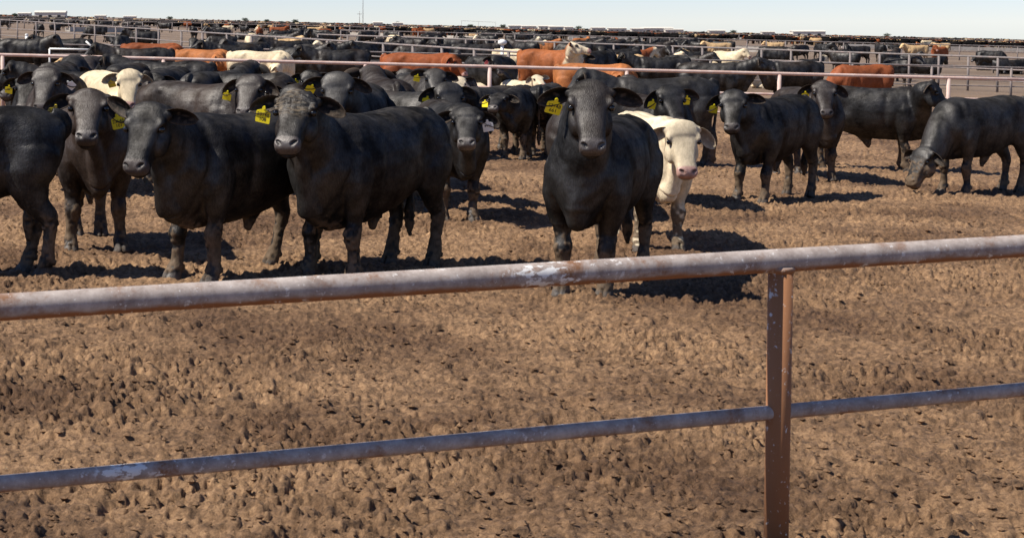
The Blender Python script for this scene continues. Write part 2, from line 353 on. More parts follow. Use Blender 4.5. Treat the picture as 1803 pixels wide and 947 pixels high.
    if not lying:
        hr2 = random.Random(seed*7+1); lo = legs or [(hr2.uniform(-.10, .12), hr2.uniform(-.05, .05)) for _ in range(4)]           # FL FR HL HR offsets (dx, dy) of the hooves
        for k, sg in ((0, 1), (1, -1)):
            dx, dy = lo[k]
            limb(V, Fc, [((.38, sg*.15, 1.16), .15, .09), ((.50, sg*.205, .97), .21, .115), ((.53+dx*.1, sg*.215+dy*.1, .80), .175, .112), ((.51+dx*.3, sg*.20+dy*.3, .64), .118, .095), ((.505+dx*.4, sg*.185+dy*.4, .54), .084, .076),
                         ((.505+dx*.5, sg*.18+dy*.5, .47), .066, .062), ((.535+dx*.6, sg*.175+dy*.6, .375), .073, .070), ((.52+dx*.72, sg*.175+dy*.72, .28), .048, .047),
                         ((.515+dx*.88, sg*.175+dy*.88, .17), .045, .044), ((.525+dx*.95, sg*.175+dy*.95, .11), .059, .060), ((.55+dx, sg*.175+dy, .065), .056, .060), ((.575+dx, sg*.175+dy, -.012), .082, .074)])
        for k, sg in ((2, 1), (3, -1)):
            dx, dy = lo[k]
            limb(V, Fc, [((-.66, sg*.13, 1.16), .17, .09), ((-.63, sg*.195, 1.0), .235, .12), ((-.60+dx*.1, sg*.205+dy*.1, .84), .225, .115), ((-.60+dx*.2, sg*.195+dy*.2, .70), .165, .10),
                         ((-.66+dx*.4, sg*.185+dy*.4, .56), .100, .072), ((-.735+dx*.6, sg*.18+dy*.6, .47), .080, .058), ((-.745+dx*.7, sg*.175+dy*.7, .40), .064, .054), ((-.725+dx*.85, sg*.17+dy*.85, .26), .046, .043),
                         ((-.705+dx*.93, sg*.17+dy*.93, .13), .056, .056), ((-.68+dx, sg*.17+dy, .07), .054, .058), ((-.655+dx, sg*.17+dy, -.012), .078, .070)])
        if sheath:
            limb(V, Fc, [((-.12, 0, .62), .13, .06), ((-.06, 0, .50), .085, .045), ((-.03, 0, .42), .045, .032), ((-.02, 0, .37), .02, .018)])
    else:
        for sg in (1, -1):
            limb(V, Fc, [((.45, sg*.2, .40), .16, .10), ((.62, sg*.27, .18), .09, .09), ((.84, sg*.25, .09), .07, .07), ((.70, sg*.33, .06), .05, .05), ((.52, sg*.33, .05), .05, .055)])
            limb(V, Fc, [((-.55, sg*.2, .42), .24, .14), ((-.30, sg*.34, .22), .15, .10), ((-.45, sg*.40, .08), .07, .07), ((-.2, sg*.42, .06), .05, .05), ((-.02, sg*.42, .05), .05, .055)])
    # tail
    tp = [(-.80, 0, 1.30+drop, .045), (-.90, .0, 1.27+drop, .042), (-.925, tail*.02, 1.14+drop, .034), (-.915, tail*.05, .95+drop*.8, .027), (-.89, tail*.09, .75+drop*.7, .024),
          (-.87, tail*.12, .58+drop*.6, .030), (-.86, tail*.13, .46+drop*.6, .045), (-.86, tail*.13, .34+drop*.5, .036), (-.86, tail*.13, .25+drop*.4, .014)]
    tp = [(q[0]+tuck*sstep(1.15, .8, q[2]), q[1]+tuck*-.3*sstep(1.15, .8, q[2]), q[2], q[3]) for q in tp]
    limb(V, Fc, [((q[0], q[1], q[2]), q[3], q[3]) for q in densify(tp, 2)], 10)
    me0 = mesh_np(name, V, Fc); ob = bpy.data.objects.new('tmp', me0); COL.objects.link(ob)
    rm = ob.modifiers.new('r', 'REMESH'); rm.mode = 'VOXEL'; rm.voxel_size = vox; rm.use_smooth_shade = True
    sm = ob.modifiers.new('s', 'SMOOTH'); sm.factor = .5; sm.iterations = max(2, int(round(8*.0115/vox)))
    dg = bpy.context.evaluated_depsgraph_get(); me = bpy.data.meshes.new_from_object(ob.evaluated_get(dg)); me.name = name
    bpy.data.objects.remove(ob); bpy.data.meshes.remove(me0)
    nv = len(me.vertices); co = np.empty(nv*3, np.float32); me.vertices.foreach_get('co', co); co = co.reshape(-1, 3).astype(float)
    no = np.empty(nv*3, np.float32); me.vertices.foreach_get('normal', no); no = no.reshape(-1, 3)
    A, Sv, U = np.array(a), np.array(s), np.array(u); rel = co-np.array(poll)
    ha, hs, hu = rel@A, rel@Sv, rel@U
    sd_ = seed*17.3
    hm = (ha > .02)*(np.abs(hs) < .2)*(hu > -.25)*(ha < .6)
    hv = vnoise(np.array([[seed*3.7, 1.3, 2.1], [seed*5.1, 7.7, .4]]), 51)
    # skin folds, muscle and unevenness
    disp = .012*(vnoise(co*5+sd_, 1)-.5)+.004*(vnoise(co*np.array([14, 14, 9])+sd_, 2)-.5)+.0015*(vnoise(co*34+sd_, 3)-.5)
    for cx, cy, cz, rx, ry, rz_, am in ((-.40, .25, 1.27, .08, .07, .06, .030), (-.40, .31, 1.02, .11, .12, .15, -.034), (.23, .32, .92, .055, .14, .30, -.026), (.45, .29, .95, .13, .12, .20, .024),
            (.72, .20, .92, .09, .10, .11, .034), (-.68, .28, .95, .15, .12, .20, .022), (.63, .24, 1.16, .045, .14, .18, -.022), (.82, .0, .60, .10, .07, .10, .045), (-.86, .12, 1.20, .06, .05, .06, .02),
            (.50, .22, .74, .10, .10, .10, .014), (.62, .10, .62, .05, .05, .14, -.02)):
        if cx > .55 and cz > .9 and abs(hdir[0]) > 2: continue
        for sg in ((1, -1) if cy else (1,)):
            if lying: continue
            disp += am*np.exp(-((co[:, 0]-cx)/rx)**2-((co[:, 1]-sg*cy)/ry)**2-((co[:, 2]-cz)/rz_)**2)
    disp += -.010*np.exp(-(np.abs(co[:, 1])/.03)**2)*(co[:, 2] > 1.2+drop)*(co[:, 0] < .4)*(co[:, 0] > -.8)
    foldz = ((co[:, 0] > .5) & (hm == 0) & (co[:, 2] > .55+drop)).astype(float)
    disp += foldz*.006*np.sin(42*(co[:, 0]+.35*co[:, 2])+5*vnoise(co*5+sd_, 6))*vnoise(co*4+sd_, 7)
    if curly:
        cm = sstep(.30, .12, ha)*sstep(-.02, .04, hu)*(np.abs(hs) < .17)*(ha > -.1)
        q = np.stack([ha*70+3*vnoise(rel*9, 5), hs*22, hu*20], -1)
        disp += curly*cm*.016*(np.abs(vnoise(q, 8)*2-1)-.5)
    for sg in (1, -1):
        disp += -.016*np.exp(-((ha-.185)/.045)**2-((hs-sg*.150)/.035)**2-((hu-.005)/.045)**2)
    co2 = co+no*disp[:, None]
    nost = np.zeros(nv); lip = np.zeros(nv); eyes = np.zeros(nv)
    for sg in (1, -1):
        dp_, dq_ = ha-.490, (hs-sg*.060)*sg; d = np.sqrt(((dq_*.8-dp_*.6)/1.5)**2+((dq_*.6+dp_*.8)/.75)**2+((hu-.026)/1.6)**2)
        nn = sstep(.024, .012, d); nost = np.maximum(nost, nn)
        d = np.sqrt(((ha-.168)/1.3)**2+((hs-sg*.160)/1.5)**2+((hu-.018)/1.0)**2); eyes = np.maximum(eyes, sstep(.045, .022, d))
    co2 -= (A*.7+U*.5)[None, :]*(nost*.026)[:, None]; co2 -= no*(eyes*.012)[:, None]
    ml = (ha > .40)*sstep(.012, .004, np.abs(hu+.066-.03*(ha-.5))); co2 -= no*(ml*.010)[:, None]
    me.vertices.foreach_set('co', co2.astype(np.float32).ravel())
    hoofs = ([(.575+lo[k][0], sg*.175+lo[k][1]) for k, sg in ((0, 1), (1, -1))]+[(-.655+lo[k][0], sg*.17+lo[k][1]) for k, sg in ((2, 1), (3, -1))]) if not lying else []
    cleft = np.zeros(nv)
    for hx, hy_ in hoofs:
        near_ = (np.abs(co[:, 0]-hx-.02) < .12)*(np.abs(co[:, 1]-hy_) < .10)*(co[:, 2] < .085)
        cleft = np.maximum(cleft, near_*np.exp(-((co[:, 1]-hy_)/.011)**2)*(co[:, 0] > hx-.02))
        claw = (np.abs(co[:, 0]-(hx-.085)) < .03)*(np.abs(np.abs(co[:, 1]-hy_)-.025) < .018)*(np.abs(co[:, 2]-.11) < .02); co2 += no*(claw*.014)[:, None]
    co2 -= no*(cleft*.016)[:, None]; me.vertices.foreach_set('co', co2.astype(np.float32).ravel())
    # coat colours
    base = np.array(COATS[coat]); C = np.tile(base, (nv, 1)); G = np.full(nv, .62 if base[0] < .1 else .26)
    big = vnoise(co*2.3+sd_, 11)
    C *= (.72+.6*big)[:, None]
    if coat in ('black', 'grey', 'brown'):
        rusty = sstep(.55, .8, vnoise(co*1.7+sd_, 12)); C += np.array([.009, .004, .001])*rusty[:, None]*.8
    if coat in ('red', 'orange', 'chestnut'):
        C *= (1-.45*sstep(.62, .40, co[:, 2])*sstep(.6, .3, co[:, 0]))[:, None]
    dust_sheen = np.clip(no[:, 2], 0, 1)*sstep(.40, .75, .5*vnoise(co*3.1+sd_, 13)+.5*vnoise(co*np.array([22, 9, 22])+sd_, 14))  # dust plus the sunlit grey of upward-facing hide, painted into the coat
    if base[0] < .1: C += np.array([.022, .019, .016])*dust_sheen[:, None]
    if face is not None:
        fm = sstep(-.10, -.02, ha+.05*(vnoise(rel*9, 4)-.5))*(np.linalg.norm(rel, axis=1) < .62)
        C = C*(1-fm[:, None])+np.array(COATS[face])*fm[:, None]
    mz = sstep(.430, .452, ha+.03*(np.abs(hs)/.08)**2*0-.02*(hu < -.04)+.012*(vnoise(rel*40, 5)-.5))*(hu > -.065)*(ha < .62)*(np.abs(hs) < .12)*(hu < .1)
    nosec = np.array([.060, .049, .044]) if coat in ('black', 'grey', 'brown') and face is None else np.array([.42, .24, .19])
    C = C*(1-mz[:, None])+nosec*mz[:, None]; G = G*(1-mz)+.80*mz
    C *= (1-(.93 if base[0] < .1 and face is None else .75)*nost)[:, None]; C *= (1-.75*ml*(1 if coat != 'x' else 0))[:, None]; C *= (1-.6*eyes)[:, None]  # around the eyes the shade of the sockets is painted as darker colour
    # mud on lower legs, splashes on belly and flanks
    if mud and not lying:
        n1 = vnoise(co*14+sd_, 21); n2 = vnoise(co*38+sd_, 22)
        mm = sstep(.50, .64, .55*n1+.45*n2+.20*sstep(.52, .30, co[:, 2])-.02)*.95*sstep(.58, .40, co[:, 2])*min(1, mud)
        sp = sstep(.78, .86, vnoise(co*70+sd_, 23))*sstep(.9, .5, co[:, 2])*(.35 if base[0] < .1 else .05)*mud
        fl = sstep(.60, .72, .6*vnoise(co*7+sd_, 24)+.4*n2)*sstep(1.0, .7, co[:, 2])*(mud-.999)*2 if mud > 1 else 0
        mm = np.clip(mm+sp+fl, 0, 1); mudc = np.array([.110, .076, .049])*(.65+.7*n2)[:, None]
        C = C*(1-mm[:, None])+mudc*mm[:, None]; G = G*(1-mm)+.15*mm
        co2 += no*(mm*(.003+.009*n2)*(co[:, 2] < .6))[:, None]; me.vertices.foreach_set('co', co2.astype(np.float32).ravel())
        C *= (1-.8*cleft)[:, None]; hf = sstep(.075, .055, co[:, 2])*(1-cleft); C = C*(1-hf[:, None])+np.array([.075, .062, .052])*(.6+.9*n2)[:, None]*hf[:, None]
    if curly:
        q = np.stack([ha*135+5*vnoise(rel*10, 5), hs*28, hu*30], -1); n3 = vnoise(q, 31)
        cm2 = cm*sstep(.38, .85, n3)*curly*.75*sstep(.25, .55, vnoise(rel*7, 15)); C = C*(1-cm2[:, None])+np.array([.22, .165, .105])*cm2[:, None]; G *= (1-.6*cm2)
    # ears: cupped leaves rooted in the head
    polys = [list(p.vertices) for p in me.polygons]
    if ear == ((0, 0), (0, 0)):
        hr3 = random.Random(seed*3+2); ear = tuple((hr3.uniform(-14, 26), hr3.uniform(-18, 14)) for _ in range(2))
    EV, EF, EC, info = [], [], [], {}
    if ears:
        for sg, (droop, fwd) in ((1, ear[0]), (-1, ear[1])):
            e = (s*sg*math.cos(R(14+droop))-u*0.10-a*.0+Vector((0, 0, -1))*math.sin(R(6+droop))).normalized()
            e = (e+a*math.sin(R(fwd))*.8).normalized() if fwd else e
            f0 = (u*.80+a*.45-Vector((0, 0, .30))); f = (f0-e*f0.dot(e)).normalized(); wv = e.cross(f).normalized()
            if wv.dot(Zv) < 0: wv = -wv
            rt = poll+a*.035+s*sg*.150+u*.008; Ln = .250; nt_, nc = 15, 11; k0 = len(EV)
            for side in (0, 1):
                for i in range(nt_):
                    t = i/(nt_-1); W = .128*(t+.10)**.55*max(0, 1-t)**.60+.003; dp = .050*math.sin(math.pi*min(1, .25+.72*t))
                    
                    for j in range(nc):
                        c = -1+2*j/(nc-1); rag = 1+.03*math.sin(t*40+c*3+seed)*(abs(c) > .9)
                        p = rt+e*(Ln*t)+wv*(c*W*rag-.022*t*t)-f*dp*(1-c*c)*1.0+f*.012-f*(side*.012*(1-.6*abs(c)))
                        EV.append(tuple(p)); edge = max(abs(c)**3, t**6)
                        dark = np.array(base)*(1.0 if side else .7)
                        lite = np.array([.085, .062, .045]) if base[0] < .1 else base*1.0
                        if not side and base[0] > .1: dark = base*.35+np.array([.04, .015, .01])
                        hairy = vnoise(np.array([[t*9, c*14, seed+.5]]), 3)[0]
                        m_ = edge*.8 if side else max(edge*.75, .75*sstep(.5, .75, hairy)*(.3 < t)*(c < .2))
                        EC.append(tuple(dark*(1-m_)+lite*m_))
            g = nt_*nc
            for i in range(nt_-1):
                for j in range(nc-1):
                    q = [k0+i*nc+j, k0+i*nc+j+1, k0+(i+1)*nc+j+1, k0+(i+1)*nc+j]
                    EF.append(q); EF.append([x+g for x in q][::-1])
            for i in range(nt_-1):
                for j in (0, nc-1):
                    p0, p1 = k0+i*nc+j, k0+(i+1)*nc+j; EF.append([p0, p1, p1+g, p0+g] if j == 0 else [p1, p0, p0+g, p1+g])
            for j in range(nc-1):
                p0, p1 = k0+(nt_-1)*nc+j, k0+(nt_-1)*nc+j+1; EF.append([p0, p1, p1+g, p0+g])
            info[sg] = (rt, e, f, wv, Ln)
    allco = np.concatenate([co2, np.array(EV)]) if EV else co2
    nm = mesh_np(name, allco, polys+[[i+nv for i in q] for q in EF])
    bpy.data.meshes.remove(me)
    CC = np.concatenate([C, np.array(EC)]) if EC else C; GG = np.concatenate([G, np.full(len(EV), .25)])
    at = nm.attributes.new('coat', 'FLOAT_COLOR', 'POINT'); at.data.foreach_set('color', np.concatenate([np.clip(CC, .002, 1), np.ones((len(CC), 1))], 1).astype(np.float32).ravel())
    ag = nm.attributes.new('gloss', 'FLOAT', 'POINT'); ag.data.foreach_set('value', GG.astype(np.float32))
    nm.materials.append(M_hide)
    return nm, dict(poll=poll, a=a, s=s, u=u, ears=info)

def eye_mesh():
    m = MB(); n = 12
    for k in range(9):
        ph = math.pi*k/8; m.v += [(math.sin(ph)*math.cos(2*math.pi*i/n)*.026, math.sin(ph)*math.sin(2*math.pi*i/n)*.026, math.cos(ph)*.026) for i in range(n)]
    for k in range(8):
        for i in range(n): m.f.append([k*n+i, (k+1)*n+i, (k+1)*n+(i+1) % n, k*n+(i+1) % n])
    return mesh_np('eye', m.v, m.f)
EYE = eye_mesh(); EYE.materials.append(M_eye)
def tag_mesh(mat):
    """flat plastic flag with a neck at the top, in its local x-z plane, face towards -y"""
    o = [(-.010, .0), (.010, 0), (.013, -.018), (.048, -.032), (.052, -.040), (.052, -.108), (.047, -.114), (-.047, -.114), (-.052, -.108), (-.052, -.040), (-.048, -.032), (-.013, -.018)]
    n = len(o); V = [(x, -.0015, z) for x, z in o]+[(x, .0015, z) for x, z in o]
    Fc = [list(range(n))[::-1], [n+i for i in range(n)]]+[[i, (i+1) % n, n+(i+1) % n, n+i] for i in range(n)]
    me = mesh_np('ear_tag', V, Fc, False); me.materials.append(mat); return me
TAGS = {k: tag_mesh(m) for k, m in TAGM.items()}
def stud_mesh(mat):
    m = MB().tube([(0, -.008, -.006), (0, .006, -.006)], .012, 12); me = mesh_np('button', m.v, m.f, False); me.materials.append(mat); return me
STUDS = {k: stud_mesh(m) for k, m in TAGM.items()}
TXT = {}
def text_mesh(body):
    if body not in TXT:
        c = bpy.data.curves.new('t', 'FONT'); c.body = body; c.align_x = 'CENTER'; c.size = .035; c.space_line = .95; c.offset = .0004
        o = bpy.data.objects.new('t', c); COL.objects.link(o)
        me = bpy.data.meshes.new_from_object(o.evaluated_get(bpy.context.evaluated_depsgraph_get())); bpy.data.objects.remove(o)
        me.name = 'tag_number'; me.materials.clear(); me.materials.append(M_ink); TXT[body] = me
    return TXT[body]

def put_cow(kind, label, cat, px, zf=None, hy=None, phi=0., poll=None, hphi=None, hpitch=55, s=1., tags=None, group=None, anchor='front', **kw):
    """px = image column of the midpoint of the front feet; phi = heading, 0 towards the camera, + to the left;
    poll = where in the picture the poll is (the neck reaches for it), hphi = where the face points."""
    g = ground_at(px, hy) if hy else ground_z(px, zf)
    d = Vector((-math.sin(R(phi)), -math.cos(R(phi)), 0)); rz = math.atan2(d.y, d.x)
    off = .57 if anchor == 'front' else (-.65 if anchor == 'rear' else -.05)
    org = g-d*off*s; org.z = zg(org.x)-.012
    Mw = Matrix.Translation(org) @ Matrix.Rotation(rz, 4, 'Z') @ Matrix.Scale(s, 4); Mi = Mw.inverted()
    hyaw = 0 if hphi is None else (math.atan2(-math.cos(R(hphi)), -math.sin(R(hphi)))-rz)
    pl = None
    if poll:
        ze = zf or g.y/F; poll = (poll[0], poll[1]+(0 if zf else .040/ze))
        o = Mi @ Vector((0, 0, H)); r = (Mi.to_3x3() @ ray(*poll)).normalized(); c = Vector((.60, 0, 1.08)); L = kw.pop('neck', .62)
        t0 = (c-o).dot(r); q = o+r*t0; h2 = L*L-(q-c).length_squared
        pl = q if h2 <= 0 else q-r*math.sqrt(h2)
        if h2 <= 0: pl = c+(q-c).normalized()*min((q-c).length, L*1.18)
    else: kw.pop('neck', None)
    me, inf = cow_mesh(kind, poll=pl, hdir=(hyaw, R(hpitch)), **kw)
    ob = link(kind, me); ob.data.materials.clear(); ob.data.materials.append(M_hide)
    ob.location = org; ob.rotation_euler = (0, 0, rz); ob.scale = (s, s, s)
    tag(ob, label, cat, group)
    p, a, sv, u = inf['poll'], inf['a'], inf['s'], inf['u']
    if zf is None or zf < .03:
        for sg in (1, -1):
            e = link('eye', EYE); e.parent = ob; e.location = p+a*.168+sv*sg*.147+u*.018
    for t in (tags or []):
        sg, colr, num, roll, pos = t     # sg +1 animal's left ear (viewer's right)
        rt, e, f, wv, Ln = inf['ears'][sg]
        # the face of the tag looks out of the ear
        y = -(f*.9+a*.25).normalized(); z0 = Vector((0, 0, 1)); z = (z0-y*z0.dot(y)).normalized(); x = y.cross(z).normalized()
        Mt = Matrix((x, y, z)).transposed() @ Matrix.Rotation(R(roll), 3, 'Y')
        tg = link('ear_tag', TAGS[colr]); tg.parent = ob
        tg.matrix_local = Matrix.Translation(rt+e*(Ln*pos)-wv*.022+f*.010) @ Mt.to_4x4() @ Matrix.Scale(1.0 if zf else 1.12, 4)
        st = link('button', STUDS[colr]); st.parent = tg
        if num:
            tx = link('tag_number', text_mesh(num)); tx.parent = tg; tx.location = (0, -.0022, -.066); tx.rotation_euler = (math.pi/2, 0, 0)
    return ob
PENG = 'black cattle standing in the near pen'
exec_cattle = True
# --- the front row
put_cow('black_steer', 'black steer cut off by the left edge, only its flank and hindquarters in view', 'steer', 62, tuck=.26, hy=482, phi=80, anchor='rear',
        hpitch=30, s=1.03, deep=.02, seed=1, legs=((0, 0), (0, 0), (-.04, 0), (.10, 0)), group=PENG)
put_cow('black_steer', 'brownish black steer at the left with two yellow ear tags, facing the camera', 'steer', 172, hy=443, phi=-14, poll=(157, 162), hphi=-4, hpitch=43, s=1.04,
        coat='brown', seed=2, neck=.56, legs=((.02, .03), (.02, -.06), (0, 0), (.1, .1)), ear=((34, 10), (4, 0)), tags=[(-1, 'd', '23148\n105', 12, .55), (1, 'y', '23148\n101', -12, .62)], group=PENG)
put_cow('black_bull', 'black bull with untagged ears and grey muzzle, in the front row left of centre', 'bull', 342, hy=492, phi=43, hwid=.95, poll=(264, 188), hphi=20, hpitch=57, s=1.04,
        seed=3, deep=.06, neck=.60, fat=1.03, legs=((.0, .0), (.06, -.03), (.1, 0), (.22, .0)), ear=((6, -20), (-40, -10)), group=PENG)
put_cow('black_bull', 'black bull in the centre with tan mud caked on its curly forehead', 'bull', 580, hy=492, phi=36, tuck=.2, vox=.0085, poll=(527, 166), hphi=14, hpitch=43, s=1.055,
        seed=4, deep=.075, neck=.60, fat=1.04, curly=1., legs=((.0, .03), (.02, -.05), (.06, .03), (.16, .0)), ear=((4, 8), (0, 0)), tags=[(-1, 'y', '23148\n108', 12, .50)], group=PENG)
put_cow('black_bull', 'largest black bull at the right, chest to the camera, bright yellow ear tag', 'bull', 1028, hy=521, phi=22, deep=-.05, hwid=.90, poll=(1039, 149), hphi=3, hpitch=57, s=1.06,
        seed=5, neck=.60, fat=1.0, legs=((.0, -.02), (.02, -.0), (.0, .0), (.06, .0)), ear=((4, 0), (0, 3)), tags=[(-1, 'y', '23148\n661', 16, .40)], group=PENG)
put_cow('black_calf', 'young black calf behind the centre bull with one yellow and one whitish ear tag', 'calf', 812, hy=391, phi=-12, poll=(822, 193), hphi=4, hpitch=40, s=.97,
        seed=6, fat=.85, neck=.52, legs=((.04, -.04), (.0, -.02), (0, 0), (.1, .1)), ear=((14, 0), (6, 0)), tags=[(-1, 'd', '23148\n112', 6, .6), (1, 'w', '4410', -10, .35)], sheath=False, group=PENG)
put_cow('white_calf', 'cream white calf with pink nose and muddy legs at the right edge of the pen', 'calf', 1165, hy=441, phi=-6, poll=(1200, 217), hphi=-4, hpitch=60, s=.98,
        coat='white', seed=7, fat=.9, neck=.50, legs=((.0, .0), (.0, -.05), (0, 0), (.1, .0)), group='pale cattle in the near pen')
# --- the rows behind, in the same pen
def mid(label, px, zf=None, phi=0, kind='black_steer', cat='steer', **kw):
    kw.setdefault('vox', .017); kw.setdefault('group', PENG); kw.setdefault('neck', .56)
    return put_cow(kind, label, cat, px, zf=zf, phi=phi, **kw)
mid('black steer behind the fence post at the left edge, head low and small yellow tag', 42, .0088, 22, poll=(24, 124), hphi=14, hpitch=50, seed=11, coat='grey', tags=[(-1, 'y', '', 0, .5)])
mid('black steer in deep shade at the far left, bright yellow tag under its ear', 62, .0076, 12, poll=(52, 140), hphi=6, hpitch=50, seed=12, tags=[(-1, 'y', '88', 15, .55), (1, 'w', '', 0, .3)])
mid('dusty black steer facing the camera, one long white tag in its ear', 92, .0069, -8, poll=(84, 128), hphi=9, hpitch=58, seed=13, coat='brown', ear=((18, 0), (8, 0)), tags=[(1, 'w', '', -40, .5)])
mid('black steer peering over the white-tagged steer, two small yellow tags', 95, .0097, 0, poll=(87, 119), hphi=0, hpitch=50, seed=14, coat='grey', tags=[(-1, 'y', '', 10, .4), (1, 'y', '', 0, .3)])
mid('black steer standing broadside between the white-tagged steer and the cream one', 165, .0086, 86, anchor='mid', poll=None, seed=15)
mid('small dusty head showing above a black back, left of the cream steer', 128, .0115, -6, poll=(126, 120), hphi=6, seed=16, coat='grey')
mid('dark steer half hidden behind black backs, nearest the cream steer on its left', 158, .0118, 20, poll=(154, 122), hphi=12, seed=17, coat='brown')
mid('cream steer facing the camera, one yellow and one white ear tag', 232, .0080, -32, kind='cream_steer', poll=(229, 131), hphi=0, hpitch=60, seed=18, coat='cream', s=1.02,
    tags=[(-1, 'd', '', -14, .5), (1, 'w', '', 0, .55)], group='pale cattle in the near pen', vox=.014)
mid('black steer right behind the cream one, dark face beside a plain white tag', 284, .0092, 8, poll=(272, 136), hphi=10, hpitch=50, seed=19, tags=[(1, 'w', '', 0, .5)])
mid('black steer standing broadside behind the cream steer, below the fence post', 300, .0108, 94, anchor='mid', seed=20)
mid('grey-black steer with its rump to the camera beside the bare patch of mud', 345, .0088, 205, anchor='rear', seed=21, coat='grey')
mid('brown-black steer behind the front row, yellow tag beside its turned head', 408, .0070, -52, poll=(443, 141), hphi=14, hpitch=50, seed=22, coat='brown', s=1.02, tags=[(-1, 'y', '31', 12, .7)], vox=.015)
mid('black steer standing side-on behind the brown-black steer with the yellow tag', 492, .0088, -62, poll=(486, 148), hphi=-6, seed=23, tags=[(-1, 'y', '', 10, .5)])
mid('black steer with only its back and one ear above the centre bull', 528, .0076, 34, poll=(518, 158), hphi=20, seed=24)
mid('broad-faced black bull looking over the back of the centre bull', 618, .0066, 8, kind='black_bull', cat='bull', poll=(595, 138), hphi=8, hpitch=62, seed=25, s=1.06, coat='grey', tags=[(-1, 'y', '', 30, .5)], vox=.014)
mid('brown steer with its rump raised behind the centre bull', 695, .0074, 172, anchor='rear', seed=26, coat='brown', s=1.06, mud=1.2)
mid('dusty steer looking over the backs just below the long red cow, yellow tag', 772, .0092, -24, poll=(766, 128), hphi=-2, hpitch=46, seed=27, coat='grey', tags=[(-1, 'y', '', 15, .5)])
mid('grey-black steer just behind the calf, face turned right, yellow tag', 762, .0069, -48, poll=(788, 155), hphi=-14, hpitch=50, seed=28, coat='grey', tags=[(-1, 'y', '', 12, .5)], vox=.014)
mid('black steer with its ears back, standing behind the calf and turned left', 832, .0096, 42, poll=(815, 160), hphi=60, hpitch=40, s=.84, seed=29, coat='grey')
put_cow('black_steer', 'black steer lifting its chin, small yellow tag hanging by its nose', 'steer', 905, hy=280, phi=14, poll=(880, 166), hphi=22, hpitch=24, s=.88, vox=.014, seed=30,
        neck=.5, legs=((.0, -.02), (.02, 0), (0, 0), (.0, .0)), tags=[(-1, 'y', '', 0, .5)], group=PENG)
put_cow('muddy_steer', 'black steer seen from behind, its hind leg caked in clods of mud', 'steer', 952, hy=277, phi=196, anchor='rear', s=.90, graze=True, hpitch=62, coat='black', mud=1.9, seed=31, vox=.014, fat=1.06, group=PENG)
mid('brown-black steer half hidden behind the largest bull', 1012, .0064, 186, anchor='rear', seed=32, coat='brown', s=.93)
mid('black steer above the white calf with yellow tags in both ears', 1180, .0069, -14, poll=(1178, 160), hphi=-10, hpitch=50, seed=33, tags=[(-1, 'y', '', 10, .4), (1, 'y', '', 0, .3)], vox=.015)
mid('grey-black steer standing broadside below the fence at the right', 1165, .0090, 84, anchor='mid', seed=34, coat='grey', s=1.05)
for px, zf, phi, pl, hp, sd__, lab, tg in [
    (358, .0112, -20, (354, 133), -4, 81, 'small grey-black head looking out above the grey-black steer with its rump turned', [(-1, 'y', '', 8, .5)]),
    (205, .0104, 14, (203, 130), 6, 82, 'black steer peering over backs just left of the cream steer', [(-1, 'y', '', 0, .5)]),
    (548, .0094, 10, (548, 138), 4, 83, 'grey-faced steer looking between the centre bull and the broad-faced bull', [(-1, 'y', '', 0, .5)]),
    (652, .0094, -12, (648, 142), -6, 84, 'black steer looking out right behind the broad-faced bull', []),
    (722, .0108, 16, (714, 134), 10, 85, 'black steer facing the camera under the middle of the long red cow', [(1, 'y', '', 0, .4)]),
    (1110, .0098, 12, (1106, 146), 6, 86, 'grey-black steer peering over the back of the largest bull', [(-1, 'y', '', 0, .5)])]:
    mid(lab, px, zf, phi, poll=(pl[0], pl[1]-7), neck=.66, hphi=hp, seed=sd__, coat=['grey', 'black'][sd__ % 2], tags=tg, s=.96)
# the herd goes on to the right
mid('black steer standing quartering just right of the white calf', 1330, .0072, 40, poll=(1292, 168), hphi=16, seed=35, tags=[(-1, 'y', '', 10, .5)])
mid('brown-black steer facing the camera near the right side of the pen', 1450, .0083, -10, poll=(1450, 150), hphi=4, seed=36, coat='brown', tags=[(-1, 'y', '', 0, .5)])
mid('black steer walking towards the right side of the pen', 1600, .0090, -72, poll=(1640, 150), hphi=-60, seed=37)
mid('grey-black steer at the far right of the pen with its head lowered', 1735, .0079, 60, anchor='mid', poll=None, graze=True, hpitch=60, seed=38, coat='grey')

